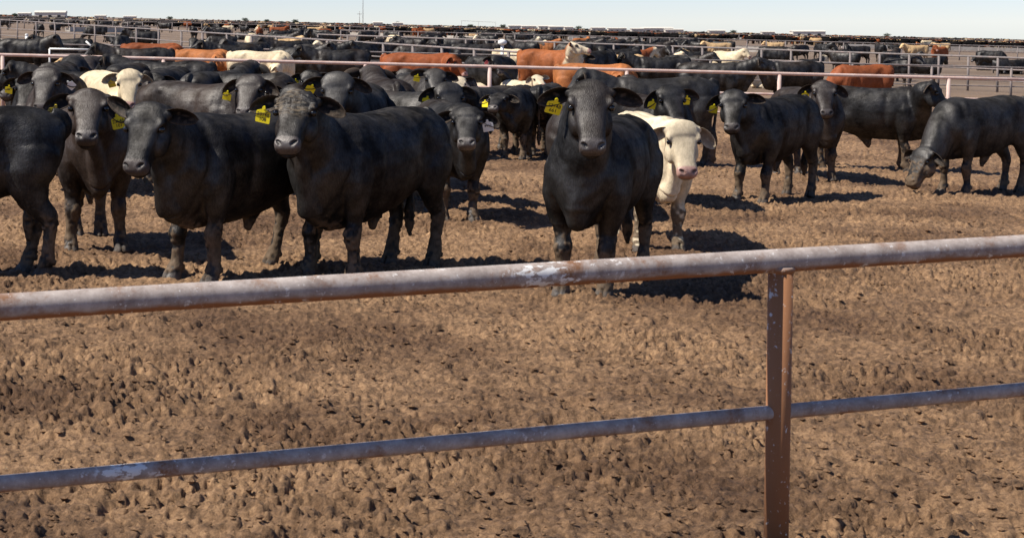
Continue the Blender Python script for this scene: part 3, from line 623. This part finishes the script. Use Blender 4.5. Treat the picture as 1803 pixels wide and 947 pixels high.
# ------------------------------------------------------------------ fences
M_pipe = bpy.data.materials.new('weathered_pipe'); M_pipe.use_nodes = True
def pipe_nodes():
    t = M_pipe.node_tree; L = t.links; b = t.nodes['Principled BSDF']; tc = t.nodes.new('ShaderNodeTexCoord')
    def noise(sc, det, rg, vec=None):
        n = t.nodes.new('ShaderNodeTexNoise'); n.inputs['Scale'].default_value = sc; n.inputs['Detail'].default_value = det; n.inputs['Roughness'].default_value = rg
        L.new(vec or tc.outputs['Object'], n.inputs['Vector']); return n
    def ramp(src, p0, c0, p1, c1):
        r = t.nodes.new('ShaderNodeValToRGB'); e = r.color_ramp.elements; e[0].position = p0; e[0].color = (*c0, 1); e[1].position = p1; e[1].color = (*c1, 1); L.new(src, r.inputs[0]); return r
    def mix(f, a, c):
        m = t.nodes.new('ShaderNodeMix'); m.data_type = 'RGBA'; L.new(f, m.inputs[0])
        if isinstance(a, tuple): m.inputs[6].default_value = (*a, 1)
        else: L.new(a, m.inputs[6])
        if isinstance(c, tuple): m.inputs[7].default_value = (*c, 1)
        else: L.new(c, m.inputs[7])
        return m.outputs[2]
    base = ramp(noise(11, 9, .75).outputs['Fac'], .35, (.250, .195, .165), .66, (.50, .425, .370))
    rust = ramp(noise(5, 8, .75).outputs['Fac'], .52, (0, 0, 0), .66, (1, 1, 1))
    c = mix(rust.outputs[0], base.outputs[0], (.23, .115, .060))
    # rust run-down along the underside, with warm bounce from the ground painted in
    sp = t.nodes.new('ShaderNodeSeparateXYZ'); L.new(tc.outputs['Object'], sp.inputs[0])
    und = t.nodes.new('ShaderNodeMath'); und.operation = 'MULTIPLY_ADD'; L.new(noise(6, 5, .6).outputs['Fac'], und.inputs[0]); und.inputs[1].default_value = .05; L.new(sp.outputs['Z'], und.inputs[2])
    um = t.nodes.new('ShaderNodeMapRange'); um.inputs[1].default_value = .006; um.inputs[2].default_value = -.008; L.new(und.outputs[0], um.inputs[0])
    c = mix(um.outputs[0], c, (.30, .135, .060))
    fleck = ramp(noise(60, 4, .65).outputs['Fac'], .66, (0, 0, 0), .69, (1, 1, 1)); c = mix(fleck.outputs[0], c, (.66, .62, .56))
    fn = noise(3.1, 4, .6); fs = t.nodes.new('ShaderNodeMath'); fs.operation = 'MULTIPLY_ADD'; L.new(fn.outputs['Fac'], fs.inputs[0]); fs.inputs[1].default_value = .35; L.new(noise(24, 5, .7).outputs['Fac'], fs.inputs[2])
    f2_ = ramp(fs.outputs[0], .80, (0, 0, 0), .83, (1, 1, 1)); c = mix(f2_.outputs[0], c, (.60, .55, .50))
    # scraped patch
    dx = t.nodes.new('ShaderNodeMath'); dx.operation = 'SUBTRACT'; L.new(sp.outputs['X'], dx.inputs[0]); dx.inputs[1].default_value = .18
    ab = t.nodes.new('ShaderNodeMath'); ab.operation = 'ABSOLUTE'; L.new(dx.outputs[0], ab.inputs[0])
    pm = t.nodes.new('ShaderNodeMapRange'); pm.inputs[1].default_value = .20; pm.inputs[2].default_value = .05; pm.inputs[3].default_value = 0; pm.inputs[4].default_value = .22; L.new(ab.outputs[0], pm.inputs[0])
    mp = t.nodes.new('ShaderNodeMapping'); mp.inputs['Scale'].default_value = (14, 30, 30); L.new(tc.outputs['Object'], mp.inputs[0])
    sc = noise(1, 6, .65, mp.outputs[0]); ad = t.nodes.new('ShaderNodeMath'); L.new(sc.outputs['Fac'], ad.inputs[0]); L.new(pm.outputs[0], ad.inputs[1])
    pr = ramp(ad.outputs[0], .72, (0, 0, 0), .75, (1, 1, 1)); c = mix(pr.outputs[0], c, (.74, .71, .66))
    L.new(c, b.inputs['Base Color']); b.inputs['Roughness'].default_value = .78; b.inputs['Specular IOR Level'].default_value = .25
    bp = t.nodes.new('ShaderNodeBump'); bp.inputs['Strength'].default_value = .35; bp.inputs['Distance'].default_value = .003; L.new(noise(70, 5, .7).outputs['Fac'], bp.inputs['Height']); L.new(bp.outputs[0], b.inputs['Normal'])
pipe_nodes()
M_rosy = material('sun_faded_pink_pipe', (.52, .35, .285), rough=.7, spec=.3, col2=(.62, .48, .41), vscale=5, thr=(.4, .65))
M_grey = material('grey_galvanised_pipe', (.17, .15, .14), rough=.75, spec=.25, col2=(.26, .205, .18), vscale=4)
M_conc = material('pale_concrete', (.50, .45, .38), rough=.9, spec=.2, col2=(.38, .33, .27), vscale=1.5)
M_wht = material('white_paint', (.78, .76, .70), rough=.6)
M_blue = material('faded_blue_plastic', (.10, .24, .40), rough=.55, col2=(.16, .31, .45), vscale=3)
M_water = material('tank_water', (.02, .03, .03), rough=.08)

def at_depth(px, py, Y):
    d = ray(px, py); return Vector((0, 0, H))+d*(Y/d.y)
# foreground pipe rail
pL = at_depth(0, 541, 6.25); pR = at_depth(1200, 469, 7.15); dv = (pR-pL)
root = bpy.data.objects.new('pipe_fence', None); COL.objects.link(root); mid_ = (pL+pR)/2; root.location = (mid_.x, mid_.y, zg(mid_.x))
tag(root, 'rusty pipe rail with flaking white paint crossing the foreground', 'fence')
A0 = pL-dv*.55; A1 = pR+dv*.95
def local_tube(name, a, b, r, mat, parent, n=28):
    c = (a+b)/2; L_ = (b-a).length; m = MB(); k = 40
    m.tube([(-L_/2+L_*i/k, 0, 0) for i in range(k+1)], r, n); o = m.build(name, mat, parent, True)
    o.location = c-parent.location; d = (b-a).normalized(); o.rotation_euler = d.to_track_quat('X', 'Z').to_euler(); return o
local_tube('top_rail', A0, A1, .0475, M_pipe, root)
dn = Vector((0, 0, -.62)); local_tube('lower_rail', A0+dn-dv*1.2, A1+dn, .030, M_pipe, root)
for k in (-.42, 1.17, 1.85):
    p = pL+dv*k; m = MB().tube([(0, 0, zg(p.x)-p.z-.1), (0, 0, -.030)], .050, 24); o = m.build('post', M_pipe, root, True); o.location = p-root.location; w_ = MB().tube([(0, 0, -.050), (0, 0, -.036), (0, 0, -.024)], [.052, .060, .054], 24).build('weld', M_pipe, o, True)

def fence(label, posts, rails, mat, pr=.045, rr=.036, foot=False, name='pipe_fence', group=None):
    """posts: (px, zf, height)"""
    P = [ground_z(p[0], p[1]) for p in posts]; c = P[len(P)//2]
    root = bpy.data.objects.new(name, None); COL.objects.link(root); root.location = c; tag(root, label, 'fence', group)
    for j, r in enumerate(rails):
        pts = [q-c+Vector((0, 0, h[2]*r)) for q, h in zip(P, posts)]
        MB().tube(pts, rr if j == 0 else rr*.75, 10).build('rail', mat, root, True)
    for q, h in zip(P, posts):
        o = MB().tube([(0, 0, -.1), (0, 0, h[2]-rr*.5)], pr, 10).build('post', mat, root, True); o.location = q-c
        if foot:
            f = MB().tube([(0, 0, -.05), (0, 0, .10), (0, 0, .16)], [.30, .26, .12], 9).build('footing', M_conc, o, False)
    return root
hor = lambda px: 24.48+.0242*px
fence('near pink pipe fence with stout posts dividing the front pen from the pens behind', [(px, .0120, 1.285) for px in (-250, -118, 5, 140, 288, 455, 643, 862, 1103, 1372, 1670, 1990)], (1, .66, .34), M_rosy, .043, .036)
f3 = [-150, -40, 85, 195, 310, 415, 525, 690, 765, 930, 1010, 1138, 1250, 1370, 1500, 1640, 1780, 1930]
fence('grey pipe fence behind the red cattle, second from the camera', [(px, .0200, 1.12) for px in f3], (1, .7, .4), M_grey, .045, .030)
def f4z(px): return 1/(22.2+27.8*px/800)
f4 = [-60, -30, 2, 32, 65, 98, 132, 168, 205, 241, 280, 320, 357, 400, 443, 487, 532, 577, 627, 675, 727, 778, 835, 895, 960, 1030]
fence('long receding pipe fence with pale concrete footings across the bare brown pen', [(px, f4z(px), 2.15-(35+.0625*px-hor(px))*f4z(px)) for px in f4], (1, .62, .28), M_grey, .055, .038, foot=True)
fence('thin pipe fence behind the black cattle at the right', [(px, 1/(30+.0125*(px-600)), 1.38) for px in range(560, 1960, 52)], (1, .66, .33), M_grey, .05, .04)
fence('farther thin pipe fence near the skyline at the right', [(px, .052, 1.4) for px in range(600, 1960, 34)], (1, .6), M_grey, .055, .05)
fence('faint pipe fence below the skyline at the left', [(px, .085, 1.45) for px in range(-60, 700, 26)], (1, .55), M_grey, .07, .06)
fence('faintest pipe fence strung along the skyline', [(px, .14, 1.45) for px in range(-60, 1960, 40)], (1, .5), M_grey, .09, .08)
# swing gate
g0, g1 = ground_z(88, .0190), ground_z(168, .0190)
gr = bpy.data.objects.new('pipe_gate', None); COL.objects.link(gr); gr.location = g0; tag(gr, 'pale pipe gate with a sloping brace, beyond the near fence at the left', 'gate')
d = g1-g0; m = MB(); hz = 1.02
for z in (.2, hz): m.tube([Vector((0, 0, z)), d+Vector((0, 0, z))], .032, 8)
for q in (Vector((0, 0, 0)), d): m.tube([q+Vector((0, 0, .2)), q+Vector((0, 0, hz))], .032, 8)
m.build('gate_frame', M_wht, gr, True)
m = MB()
for z in (.45, .72): m.tube([Vector((0, 0, z)), d+Vector((0, 0, z))], .02, 8)
m.build('cross_bar', M_grey, gr, True)
MB().tube([d*.8+Vector((0, 0, 1.30)), d+Vector((0, 0, hz))], .03, 8).build('brace', M_wht, gr, True)
# posts
def wpost(px, zf, h, cap, label):
    g = ground_z(px, zf); r = bpy.data.objects.new('white_post', None); COL.objects.link(r); r.location = g; tag(r, label, 'post')
    MB().tube([(0, 0, -.1), (0, 0, h)], .06, 12).build('shaft', M_wht, r, True)
    if cap: MB().tube([(0, 0, h-.02), (0, 0, h+.04), (0, 0, h+.14), (0, 0, h+.20)], [.09, .17, .16, .05], 14).build('cap', M_wht, r, True)
    else: MB().tube([(0, 0, h), (0, 0, h+.05)], [.075, .05], 12).build('cap', M_wht, r, True)
wpost(48, .0215, 1.36, False, 'plain white post standing in the pens at the left')
wpost(884, .0215, 1.44, True, 'white post with a round mushroom cap behind the black cow')
# water tanks
def tank(px, zf, w_, h, label):
    g = ground_z(px, zf); r = bpy.data.objects.new('water_tank', None); COL.objects.link(r); r.location = g; tag(r, label, 'tank')
    n = 28; m = MB(); prof = [(1, 0), (1.0, .1), (.97, .3), (1.0, .5), (.97, .7), (1.0, .93), (1.03, 1.0), (.93, 1.0), (.92, .85)]
    for sx, z in prof: m.v += [(math.cos(2*math.pi*i/n)*w_/2*sx, math.sin(2*math.pi*i/n)*w_/2*sx, z*h) for i in range(n)]
    for k in range(len(prof)-1):
        for i in range(n): m.f.append([k*n+i, k*n+(i+1) % n, (k+1)*n+(i+1) % n, (k+1)*n+i])
    m.build('tub', M_blue, r, True)
    wv = [(math.cos(2*math.pi*i/n)*w_/2*.925, math.sin(2*math.pi*i/n)*w_/2*.925, h*.87) for i in range(n)]
    link('water', mesh_np('water', wv, [list(range(n))], False), M_water, r)
tank(957, .0172, .85, .60, 'blue water tub under the red bull with the white face')
tank(992, .0176, .55, .60, 'smaller blue tub standing against the larger one')
tank(1077, .036, 1.0, .62, 'pale blue tub with black cattle around it, far right')

# ------------------------------------------------------------------ cattle beyond the near fence
def far(label, kind, cat, px, zf, phi, coat, **kw):
    kw.setdefault('vox', .024); kw.setdefault('anchor', 'mid'); kw.setdefault('mud', .7)
    return put_cow(kind, label, cat, px, zf=zf, phi=phi, coat=coat, **kw)
FP = 'cattle in the pen beyond the pink fence'
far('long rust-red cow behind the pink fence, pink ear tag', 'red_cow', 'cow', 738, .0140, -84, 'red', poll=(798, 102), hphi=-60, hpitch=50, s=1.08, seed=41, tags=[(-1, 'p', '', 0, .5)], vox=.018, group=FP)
far('black cow with drooping head and pink ear tag beside the mushroom-capped post', 'black_cow', 'cow', 862, .0152, -38, 'black', poll=(872, 102), hphi=-30, hpitch=55, s=1.0, seed=42, tags=[(-1, 'p', '', 0, .5)], vox=.018, group=FP)
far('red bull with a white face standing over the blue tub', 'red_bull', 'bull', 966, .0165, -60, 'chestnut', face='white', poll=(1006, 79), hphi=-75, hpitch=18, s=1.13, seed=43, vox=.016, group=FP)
far('black cow with pink tag in front of the white face of the red bull', 'black_cow', 'cow', 1040, .0170, 55, 'black', poll=(1024, 98), hphi=30, s=1.1, seed=44, tags=[(-1, 'p', '', 0, .5)], group=FP)
far('cream cow lying down behind the red bull', 'cream_cow', 'cow', 912, .0148, -20, 'white', lying=True, s=.9, seed=45, hpitch=30, group=FP)
far('white calf stretched out on the ground beside the fence post', 'white_calf', 'calf', 838, .0152, 80, 'white', lying=True, s=.75, seed=46, hpitch=50, group=FP)
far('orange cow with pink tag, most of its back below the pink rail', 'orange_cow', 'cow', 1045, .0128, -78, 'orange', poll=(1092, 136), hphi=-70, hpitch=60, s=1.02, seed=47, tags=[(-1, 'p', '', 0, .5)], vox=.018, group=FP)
far('tan cow beyond the orange one, its back level with the grey rail', 'tan_cow', 'cow', 1088, .0182, -84, 'tan', poll=(1122, 108), hphi=-80, hpitch=50, s=1.0, seed=48, group=FP)
far('white-faced calf below the head of the long red cow', 'grey_calf', 'calf', 812, .0118, 10, 'grey', anchor='front', face='white', poll=(808, 140), hphi=-10, s=.8, seed=49, group=FP)
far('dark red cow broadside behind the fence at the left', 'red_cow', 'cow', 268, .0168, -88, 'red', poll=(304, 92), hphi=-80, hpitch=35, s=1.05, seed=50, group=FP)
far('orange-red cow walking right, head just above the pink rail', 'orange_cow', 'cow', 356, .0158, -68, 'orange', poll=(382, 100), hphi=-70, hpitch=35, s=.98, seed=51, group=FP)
far('dark red cow lying down beside the pink fence post', 'red_cow', 'cow', 305, .0140, 80, 'red', lying=True, s=.95, seed=52, hpitch=40, group=FP)
far('tan cow lying behind the broadside black steer at the left', 'tan_cow', 'cow', 207, .0148, 84, 'tan', lying=True, s=1.1, seed=53, hpitch=30, group=FP)
far('small pale calf lying left of the tan cow', 'cream_calf', 'calf', 168, .0150, 70, 'cream', lying=True, s=.7, seed=54, hpitch=30, group=FP)
far('white calf head between the orange-red cow and the cream cow', 'white_calf', 'calf', 396, .0175, 10, 'black', anchor='front', face='white', poll=(396, 106), hphi=5, s=.85, seed=55, group=FP)
far('cream cow standing broadside just behind the pink rail', 'cream_cow', 'cow', 456, .0152, -80, 'cream', poll=(488, 118), hphi=-70, hpitch=70, s=1.0, seed=56, vox=.02, group=FP)
far('orange calf lying under the cream cow', 'orange_calf', 'calf', 428, .0138, 60, 'orange', lying=True, s=.8, seed=57, hpitch=30, group=FP)
for i, (px, zf, phi, lab) in enumerate([(600, .0170, 84, 'black cow broadside between two pink fence posts, nearest the long red cow'), (520, .0180, -70, 'black cow standing just right of the cream cow'), (418, .0186, 70, 'black cow standing behind the rump of the cream cow'),
        (250, .0152, 80, 'black cow under the dark red one at the left'), (40, .0192, -80, 'black cow behind the pink rail at the far left'), (120, .0202, 85, 'black cow behind the pipe gate'), (560, .0205, -88, 'black cow crossing behind the broadside black cow'),
        (1165, .0172, 86, 'black cow behind the pink rail, right of the tan cow'), (1250, .0150, -75, 'black cow beyond the pink fence above the standing steers'), (1400, .0165, 80, 'black cow in the pen beyond the far right fence posts')]):
    far(lab, 'black_cow', 'cow', px, zf, phi, 'black', poll=None, hpitch=[45, 60, 30][i % 3], seed=60+i, vox=.026, group=FP)
far('red cow grazing beyond the right part of the pink fence', 'red_cow', 'cow', 1520, .0155, 78, 'red', graze=True, hpitch=60, seed=71, group=FP)

# shared models for the distant pens: one mesh for each pose and coat
VAR = {}
def variant(pose, coat, face=None):
    k = (pose, coat, face)
    if k not in VAR:
        kw = dict(vox=.04, coat=coat, face=face, seed=hash(pose) % 7 if False else len(VAR), mud=.6, sheath=False)
        if pose == 'stand': kw.update(hdir=(.1, R(45)))
        if pose == 'graze': kw.update(graze=True, hdir=(0, R(62)))
        if pose == 'look': kw.update(poll=(1.0, .25, 1.42), hdir=(1.0, R(45)))
        if pose == 'lie': kw.update(lying=True, hdir=(.2, R(35)))
        kw['ears'] = False
        VAR[k] = cow_mesh('cow', **kw)[0]
    return VAR[k]
WORD = dict(black='black', grey='greyish black', red='red', tan='tan', cream='cream', orange='orange')
def dcow(px, zf, phi, pose, coat, face=None, label=None, group=None, s=1.):
    g = ground_z(px, zf); o = link((WORD[coat].split()[-1])+'_cow', variant(pose, coat, face)); o.location = g+Vector((0, 0, -.02)); o.scale = (s, s, s)
    o.rotation_euler = (0, 0, math.atan2(-math.cos(R(phi)), -math.sin(R(phi)))); tag(o, label, 'cow', group); return o
for px, zf, phi, pose, coat, face, lab in [
    (488, .026, -80, 'stand', 'tan', None, 'tan cow beyond the grey fence, above the cream cow'), (612, .0215, 80, 'stand', 'black', 'white', 'black cow with white patches seen over the grey rail'),
    (400, .0300, 85, 'lie', 'cream', None, 'cream cow lying in the distant pen left of the black cattle'), (553, .078, -80, 'stand', 'tan', None, 'pale tan cow standing near the skyline above the black herd'),
    (694, .040, -20, 'graze', 'cream', None, 'cream cow with its head down among black cattle, centre'), (602, .075, 10, 'stand', 'orange', None, 'small orange-red cow near the skyline beside the pale tan cow'),
    (170, .047, 82, 'graze', 'black', None, 'black cow standing alone behind the footed fence'), (208, .044, -80, 'lie', 'black', None, 'black cow lying alone behind the footed fence'),
    (255, .034, 84, 'stand', 'black', None, 'black cow standing in front of the footed fence'), (36, .0245, 70, 'lie', 'cream', None, 'cream cow lying beside the plain white post'),
    (1265, .04, 80, 'stand', 'tan', None, 'tan cow in the distant pens at the right'), (1160, .0300, -85, 'lie', 'cream', None, 'cream cow lying stretched out in the pen at the right'),
    (1120, .040, 80, 'lie', 'red', None, 'red cow lying at the right near the blue tub'), (1065, .038, -70, 'stand', 'black', None, 'black cow standing behind the pale blue tub'), (1045, .037, 60, 'graze', 'black', None, 'black cow drinking left of the pale blue tub'),
    (1092, .037, 75, 'graze', 'black', None, 'black cow drinking right of the pale blue tub'), (316, .023, -84, 'lie', 'black', None, 'black cow lying above the dark red one'), (110, .026, 80, 'lie', 'black', None, 'black cow lying in the pen above the pipe gate')]:
    dcow(px, zf, phi, pose, coat, face, lab, 'cattle in the distant pens')
rr_ = random.Random(11)
BANDS = [(.0215, .032, 44, 'middle'), (.032, .052, 70, 'distant'), (.052, .095, 80, 'far distant'), (.095, .17, 36, 'skyline')]
for z0, z1, n, word in BANDS:
    k = 0; used = []
    while k < n:
        px = rr_.uniform(-60, 1230) if rr_.random() < .88 else rr_.uniform(1230, 1880); zf = 1/rr_.uniform(1/z1, 1/z0); X, Y = (px-600)/F*zf*F, zf*F
        if px < 340 and .0235 < zf < .075 and rr_.random() < .97: continue
        if px < 330 and zf < .026 and rr_.random() < .5: continue
        if 590 < px < 820 and .045 < zf < .07 and rr_.random() < .7: continue
        if px > 1120 and zf > .025 and rr_.random() < .3: continue
        if vnoise(np.array([[X*.05, Y*.03, 3.3]]), 77)[0] < .38: continue
        if any((X-a)**2+((Y-b))**2 < (2.0 if z1 < .06 else 3.) for a, b in used): continue
        used.append((X, Y)); k += 1
        c = rr_.random(); coat = 'black' if c < .80 else 'grey' if c < .87 else 'cream' if c < .91 else 'tan' if c < .945 else 'red' if c < .98 else 'orange'
        face = 'white' if (coat in ('black', 'red') and rr_.random() < .10) else None
        pose = rr_.choice(['stand', 'stand', 'graze', 'look', 'lie'])
        phi = rr_.choice([88, -88])+rr_.gauss(0, 28) if rr_.random() < .5 else rr_.uniform(0, 360)
        dcow(px, zf, phi, pose, coat, face, f"{WORD[coat]}{' white-faced' if face else ''} cow {dict(stand='standing', look='looking back', graze='with its head down', lie='lying')[pose]} in the {word} pens",
             f"{WORD[coat]}{' white-faced' if face else ''} cattle {pose} in the {word} pens", s=rr_.uniform(.9, 1.08))
def herd_mass():
    """cattle too far and too many to count, along the skyline"""
    V, Fc, Cc = [], [], []
    for k in range(3200):
        zf = 1/rr_.uniform(1/.75, 1/.10); px = rr_.uniform(-150, 1950); g = ground_z(px, zf)
        if vnoise(np.array([[px*.02, 14/zf*.1, .5]]), 5)[0] < .38 or (px < 300 and zf < .13): continue
        b = len(V); L_, W_, a = 1.6, .55, rr_.choice([0, math.pi])+rr_.gauss(0, .5); ca, sa = math.cos(a), math.sin(a)
        prof = [(-.85, .7, 1.2, .2), (-.6, .55, 1.38, .3), (0, .5, 1.33, .34), (.5, .5, 1.36, .28), (.8, .75, 1.3, .16), (1.1, .95, 1.45, .10), (1.35, .8, 1.1, .07)]
        for x, z0, z1, hw in prof:
            for y_, z_ in ((-hw, z0), (hw, z0), (hw*.8, z1), (-hw*.8, z1)): V.append((g.x+x*ca-y_*sa, g.y+x*sa+y_*ca, g.z+z_))
        for i in range(len(prof)-1):
            for j in range(4): q = (j+1) % 4; Fc.append([b+4*i+j, b+4*i+q, b+4*i+4+q, b+4*i+4+j])
        Fc += [[b+3, b+2, b+1, b], [b+24+i for i in range(4)]]
        n0 = len(V)-b
        for lx, ly in ((.5, .2), (.5, -.2), (-.6, .2), (-.6, -.2)):
            c0 = len(V)
            for z_ in (0, .7):
                for ox, oy in ((-.06, -.06), (.06, -.06), (.06, .06), (-.06, .06)): V.append((g.x+(lx+ox)*ca-(ly+oy)*sa, g.y+(lx+ox)*sa+(ly+oy)*ca, g.z+z_))
            for j in range(4): q = (j+1) % 4; Fc.append([c0+j, c0+q, c0+4+q, c0+4+j])
        r = rr_.random(); col = COATS['black'] if r < .80 else COATS['tan'] if r < .87 else COATS['cream'] if r < .9 else COATS['red']
        Cc += [(*col, 1)]*(len(V)-b)
    me = mesh_np('herd', V, Fc); at = me.attributes.new('coat', 'FLOAT_COLOR', 'POINT'); at.data.foreach_set('color', np.array(Cc, np.float32).ravel())
    tag(link('distant_herd', me, M_hide), 'thin dark mass of countless cattle along the skyline', 'herd', kind='stuff')
herd_mass()

# ------------------------------------------------------------------ feed bunks, sheds, masts and trees on the skyline
def bunk(px0, px1, zf0, zf1, label):
    a, b = ground_z(px0, zf0), ground_z(px1, zf1); c = (a+b)/2; d = b-a; n = d.normalized(); sd2 = Vector((-n.y, n.x, 0)); L_ = d.length/2
    prof = [(-.40, -.05), (-.40, .62), (-.30, .62), (-.24, .18), (.24, .18), (.34, .48), (.42, .48), (.42, -.05)]
    m = MB(); k = len(prof)
    for e in (-1, 1):
        for y_, z_ in prof: m.v.append(n*(e*L_)+sd2*y_+Vector((0, 0, z_)))
    for i in range(k): m.f.append([i, (i+1) % k, k+(i+1) % k, k+i])
    m.f += [list(range(k))[::-1], [k+i for i in range(k)]]
    o = m.build('feed_bunk', M_conc); o.location = c; tag(o, label, 'trough', 'concrete feed bunks in the distant pens')
for q in [(222, 262, .11, .11, 'short pale concrete feed bunk below the skyline at the left'), (600, 700, .085, .083, 'pale concrete feed bunk beyond the black herd, centre'), (120, 215, .075, .078, 'long low concrete bunk under the pale shed'),
          (760, 860, .080, .078, 'concrete feed bunk right of the tall masts'), (1000, 1130, .10, .10, 'concrete feed bunk above the tub at the right'), (1130, 1420, .062, .060, 'long concrete bunk behind the right-hand pens'),
          (930, 1600, .17, .16, 'longest concrete bunk close under the skyline at the right'), (300, 600, .16, .165, 'concrete bunk close under the skyline left of the masts'), (1480, 1850, .09, .09, 'concrete bunk at the far right below the skyline')]: bunk(*q)
M_shed = material('beige_sheet_metal', (.62, .55, .45), rough=.7); M_roof = material('pale_grey_roof', (.62, .57, .48), rough=.7); M_dark = material('dark_opening', (.03, .03, .03), rough=.9)
def shed(px, zf, L_, D_, h, rh, label, mats=None, group=None):
    g = ground_z(px, zf); r = bpy.data.objects.new('shed', None); COL.objects.link(r); r.location = g; tag(r, label, 'shed', group)
    MB().box((0, 0, h/2-.1), (L_, D_, h+.2)).build('wall', mats or M_shed, r)
    m = MB(); o_ = .3
    for x in (-L_/2-o_, L_/2+o_): m.v += [(x, -D_/2-o_, h+.02), (x, D_/2+o_, h+.02), (x, 0, h+rh)]
    m.f = [[0, 2, 1], [3, 4, 5], [0, 1, 4, 3], [0, 3, 5, 2], [1, 2, 5, 4]]; m.build('roof', M_roof, r)
    for i in range(3): o = MB().box((0, 0, h*.30), (L_*.10, .06, h*.60)).build('door', M_dark, r); o.location = (L_*(-.3+.3*i), -D_/2-.034, 0)
shed(91, .30, 16, 8, 3.4, .9, 'long beige shed on the skyline at the upper left')
shed(45, .36, 8, 6, 2.7, .6, 'small beige shed left of the long one on the skyline')
shed(1155, .33, 18, 8, 2.9, .7, 'low pale shed on the skyline at the right')
shed(960, .38, 10, 6, 2.6, .6, 'small pale shed on the skyline above the red bull')
shed(1420, .35, 20, 9, 3.2, .8, 'long pale shed on the skyline farther right')
for px, zf, L_ in [(905, .24, 5), (930, .27, 7), (978, .24, 6), (1000, .26, 4), (1052, .25, 6), (1085, .28, 9), (1120, .24, 5), (1185, .25, 8), (700, .27, 5), (665, .24, 4), (230, .28, 6), (178, .26, 5), (1260, .25, 7), (1350, .27, 6)]:
    shed(px, zf, L_, 4, 2.3, .35, 'small pale low shed among the distant cattle on the skyline', group='small pale low sheds along the skyline')
def mast(px, zf, h, r0, label):
    g = ground_z(px, zf); r = bpy.data.objects.new('mast', None); COL.objects.link(r); r.location = g; tag(r, label, 'mast')
    MB().tube([(0, 0, 0), (0, 0, h)], [r0, r0*.6], 8).build('pole', M_grey, r, True)
    MB().tube([(-1.2, 0, h-1.5), (1.2, 0, h-1.5)], .12, 6).build('crossarm', M_grey, r)
mast(639, .30, 26, .16, 'tall thin mast rising out of the top of the picture')
mast(633, .30, 8, .13, 'shorter thin pole standing beside the tall mast')
gA, gB = ground_z(812, .25), ground_z(872, .25); r = bpy.data.objects.new('overhead_frame', None); COL.objects.link(r); r.location = gA
tag(r, 'thin goalpost-shaped pipe frame standing above the skyline', 'frame')
dz = gB-gA; hh = 3.9
MB().tube([(0, 0, hh), dz+Vector((0, 0, hh-.3))], .05, 8).build('crossbar', M_grey, r)
for q in (Vector((0, 0, 0)), dz*.5, dz): MB().tube([q, q+Vector((0, 0, hh-.05))], .05, 8).build('post', M_grey, r)
M_leaf = material('dark_leaves', (.035, .050, .030), rough=.8, col2=(.06, .08, .045), vscale=2); M_bark = material('bark', (.10, .08, .06), rough=.9)
def tree(px, zf, h, label):
    g = ground_z(px, zf); r = bpy.data.objects.new('tree', None); COL.objects.link(r); r.location = g; tag(r, label, 'tree', 'small dark trees along the skyline')
    m = MB().tube([(0, 0, 0), (.1, 0, h*.3), (0, .1, h*.6)], [.28, .2, .1], 7)
    for k in range(4): a = k*1.6; m.tube([(0.05, 0, h*.32), (math.cos(a)*h*.25, math.sin(a)*h*.25, h*.6)], [.12, .05], 5)
    m.build('trunk', M_bark, r, True)
    V, Fc = [], []
    for k in range(800):
        v = Vector((rr_.gauss(0, 1), rr_.gauss(0, 1), rr_.gauss(0, 1))); v.normalize(); v *= rr_.uniform(.1, 1)**.6*(1+.25*math.sin(v.x*5+v.z*7+px))
        p = Vector((v.x*h*.85, v.y*h*.85, h*.58+v.z*h*.40)); b = len(V); q = .34
        e = [Vector((rr_.uniform(-q, q), rr_.uniform(-q, q), rr_.uniform(-q, q))) for _ in range(3)]
        V += [p+x for x in e]; Fc.append([b, b+1, b+2])
    link('crown', mesh_np('crown', V, Fc, False), M_leaf, r)
for i, (px, lab) in enumerate([(28, 'dark tree left of the beige sheds on the skyline'), (300, 'low dark tree on the skyline above the dark red cow'), (432, 'dark tree on the skyline above the cream cow'), (470, 'second dark tree right of the one above the cream cow'),
        (520, 'dark tree on the skyline above the tan cow'), (700, 'dark tree just right of the tall mast'), (828, 'small tree at the left leg of the thin goalpost frame'), (885, 'dark tree on the skyline above the mushroom-capped post'),
        (1018, 'small tree on the skyline right of the white-faced red bull'), (1090, 'small tree on the skyline right of the pale blue tub'), (1290, 'dark tree on the skyline right of the low pale shed'), (1560, 'dark tree on the skyline near the far right')]):
    tree(px, .42+.05*(i % 3), 2.7+.6*((i*7) % 3), lab)
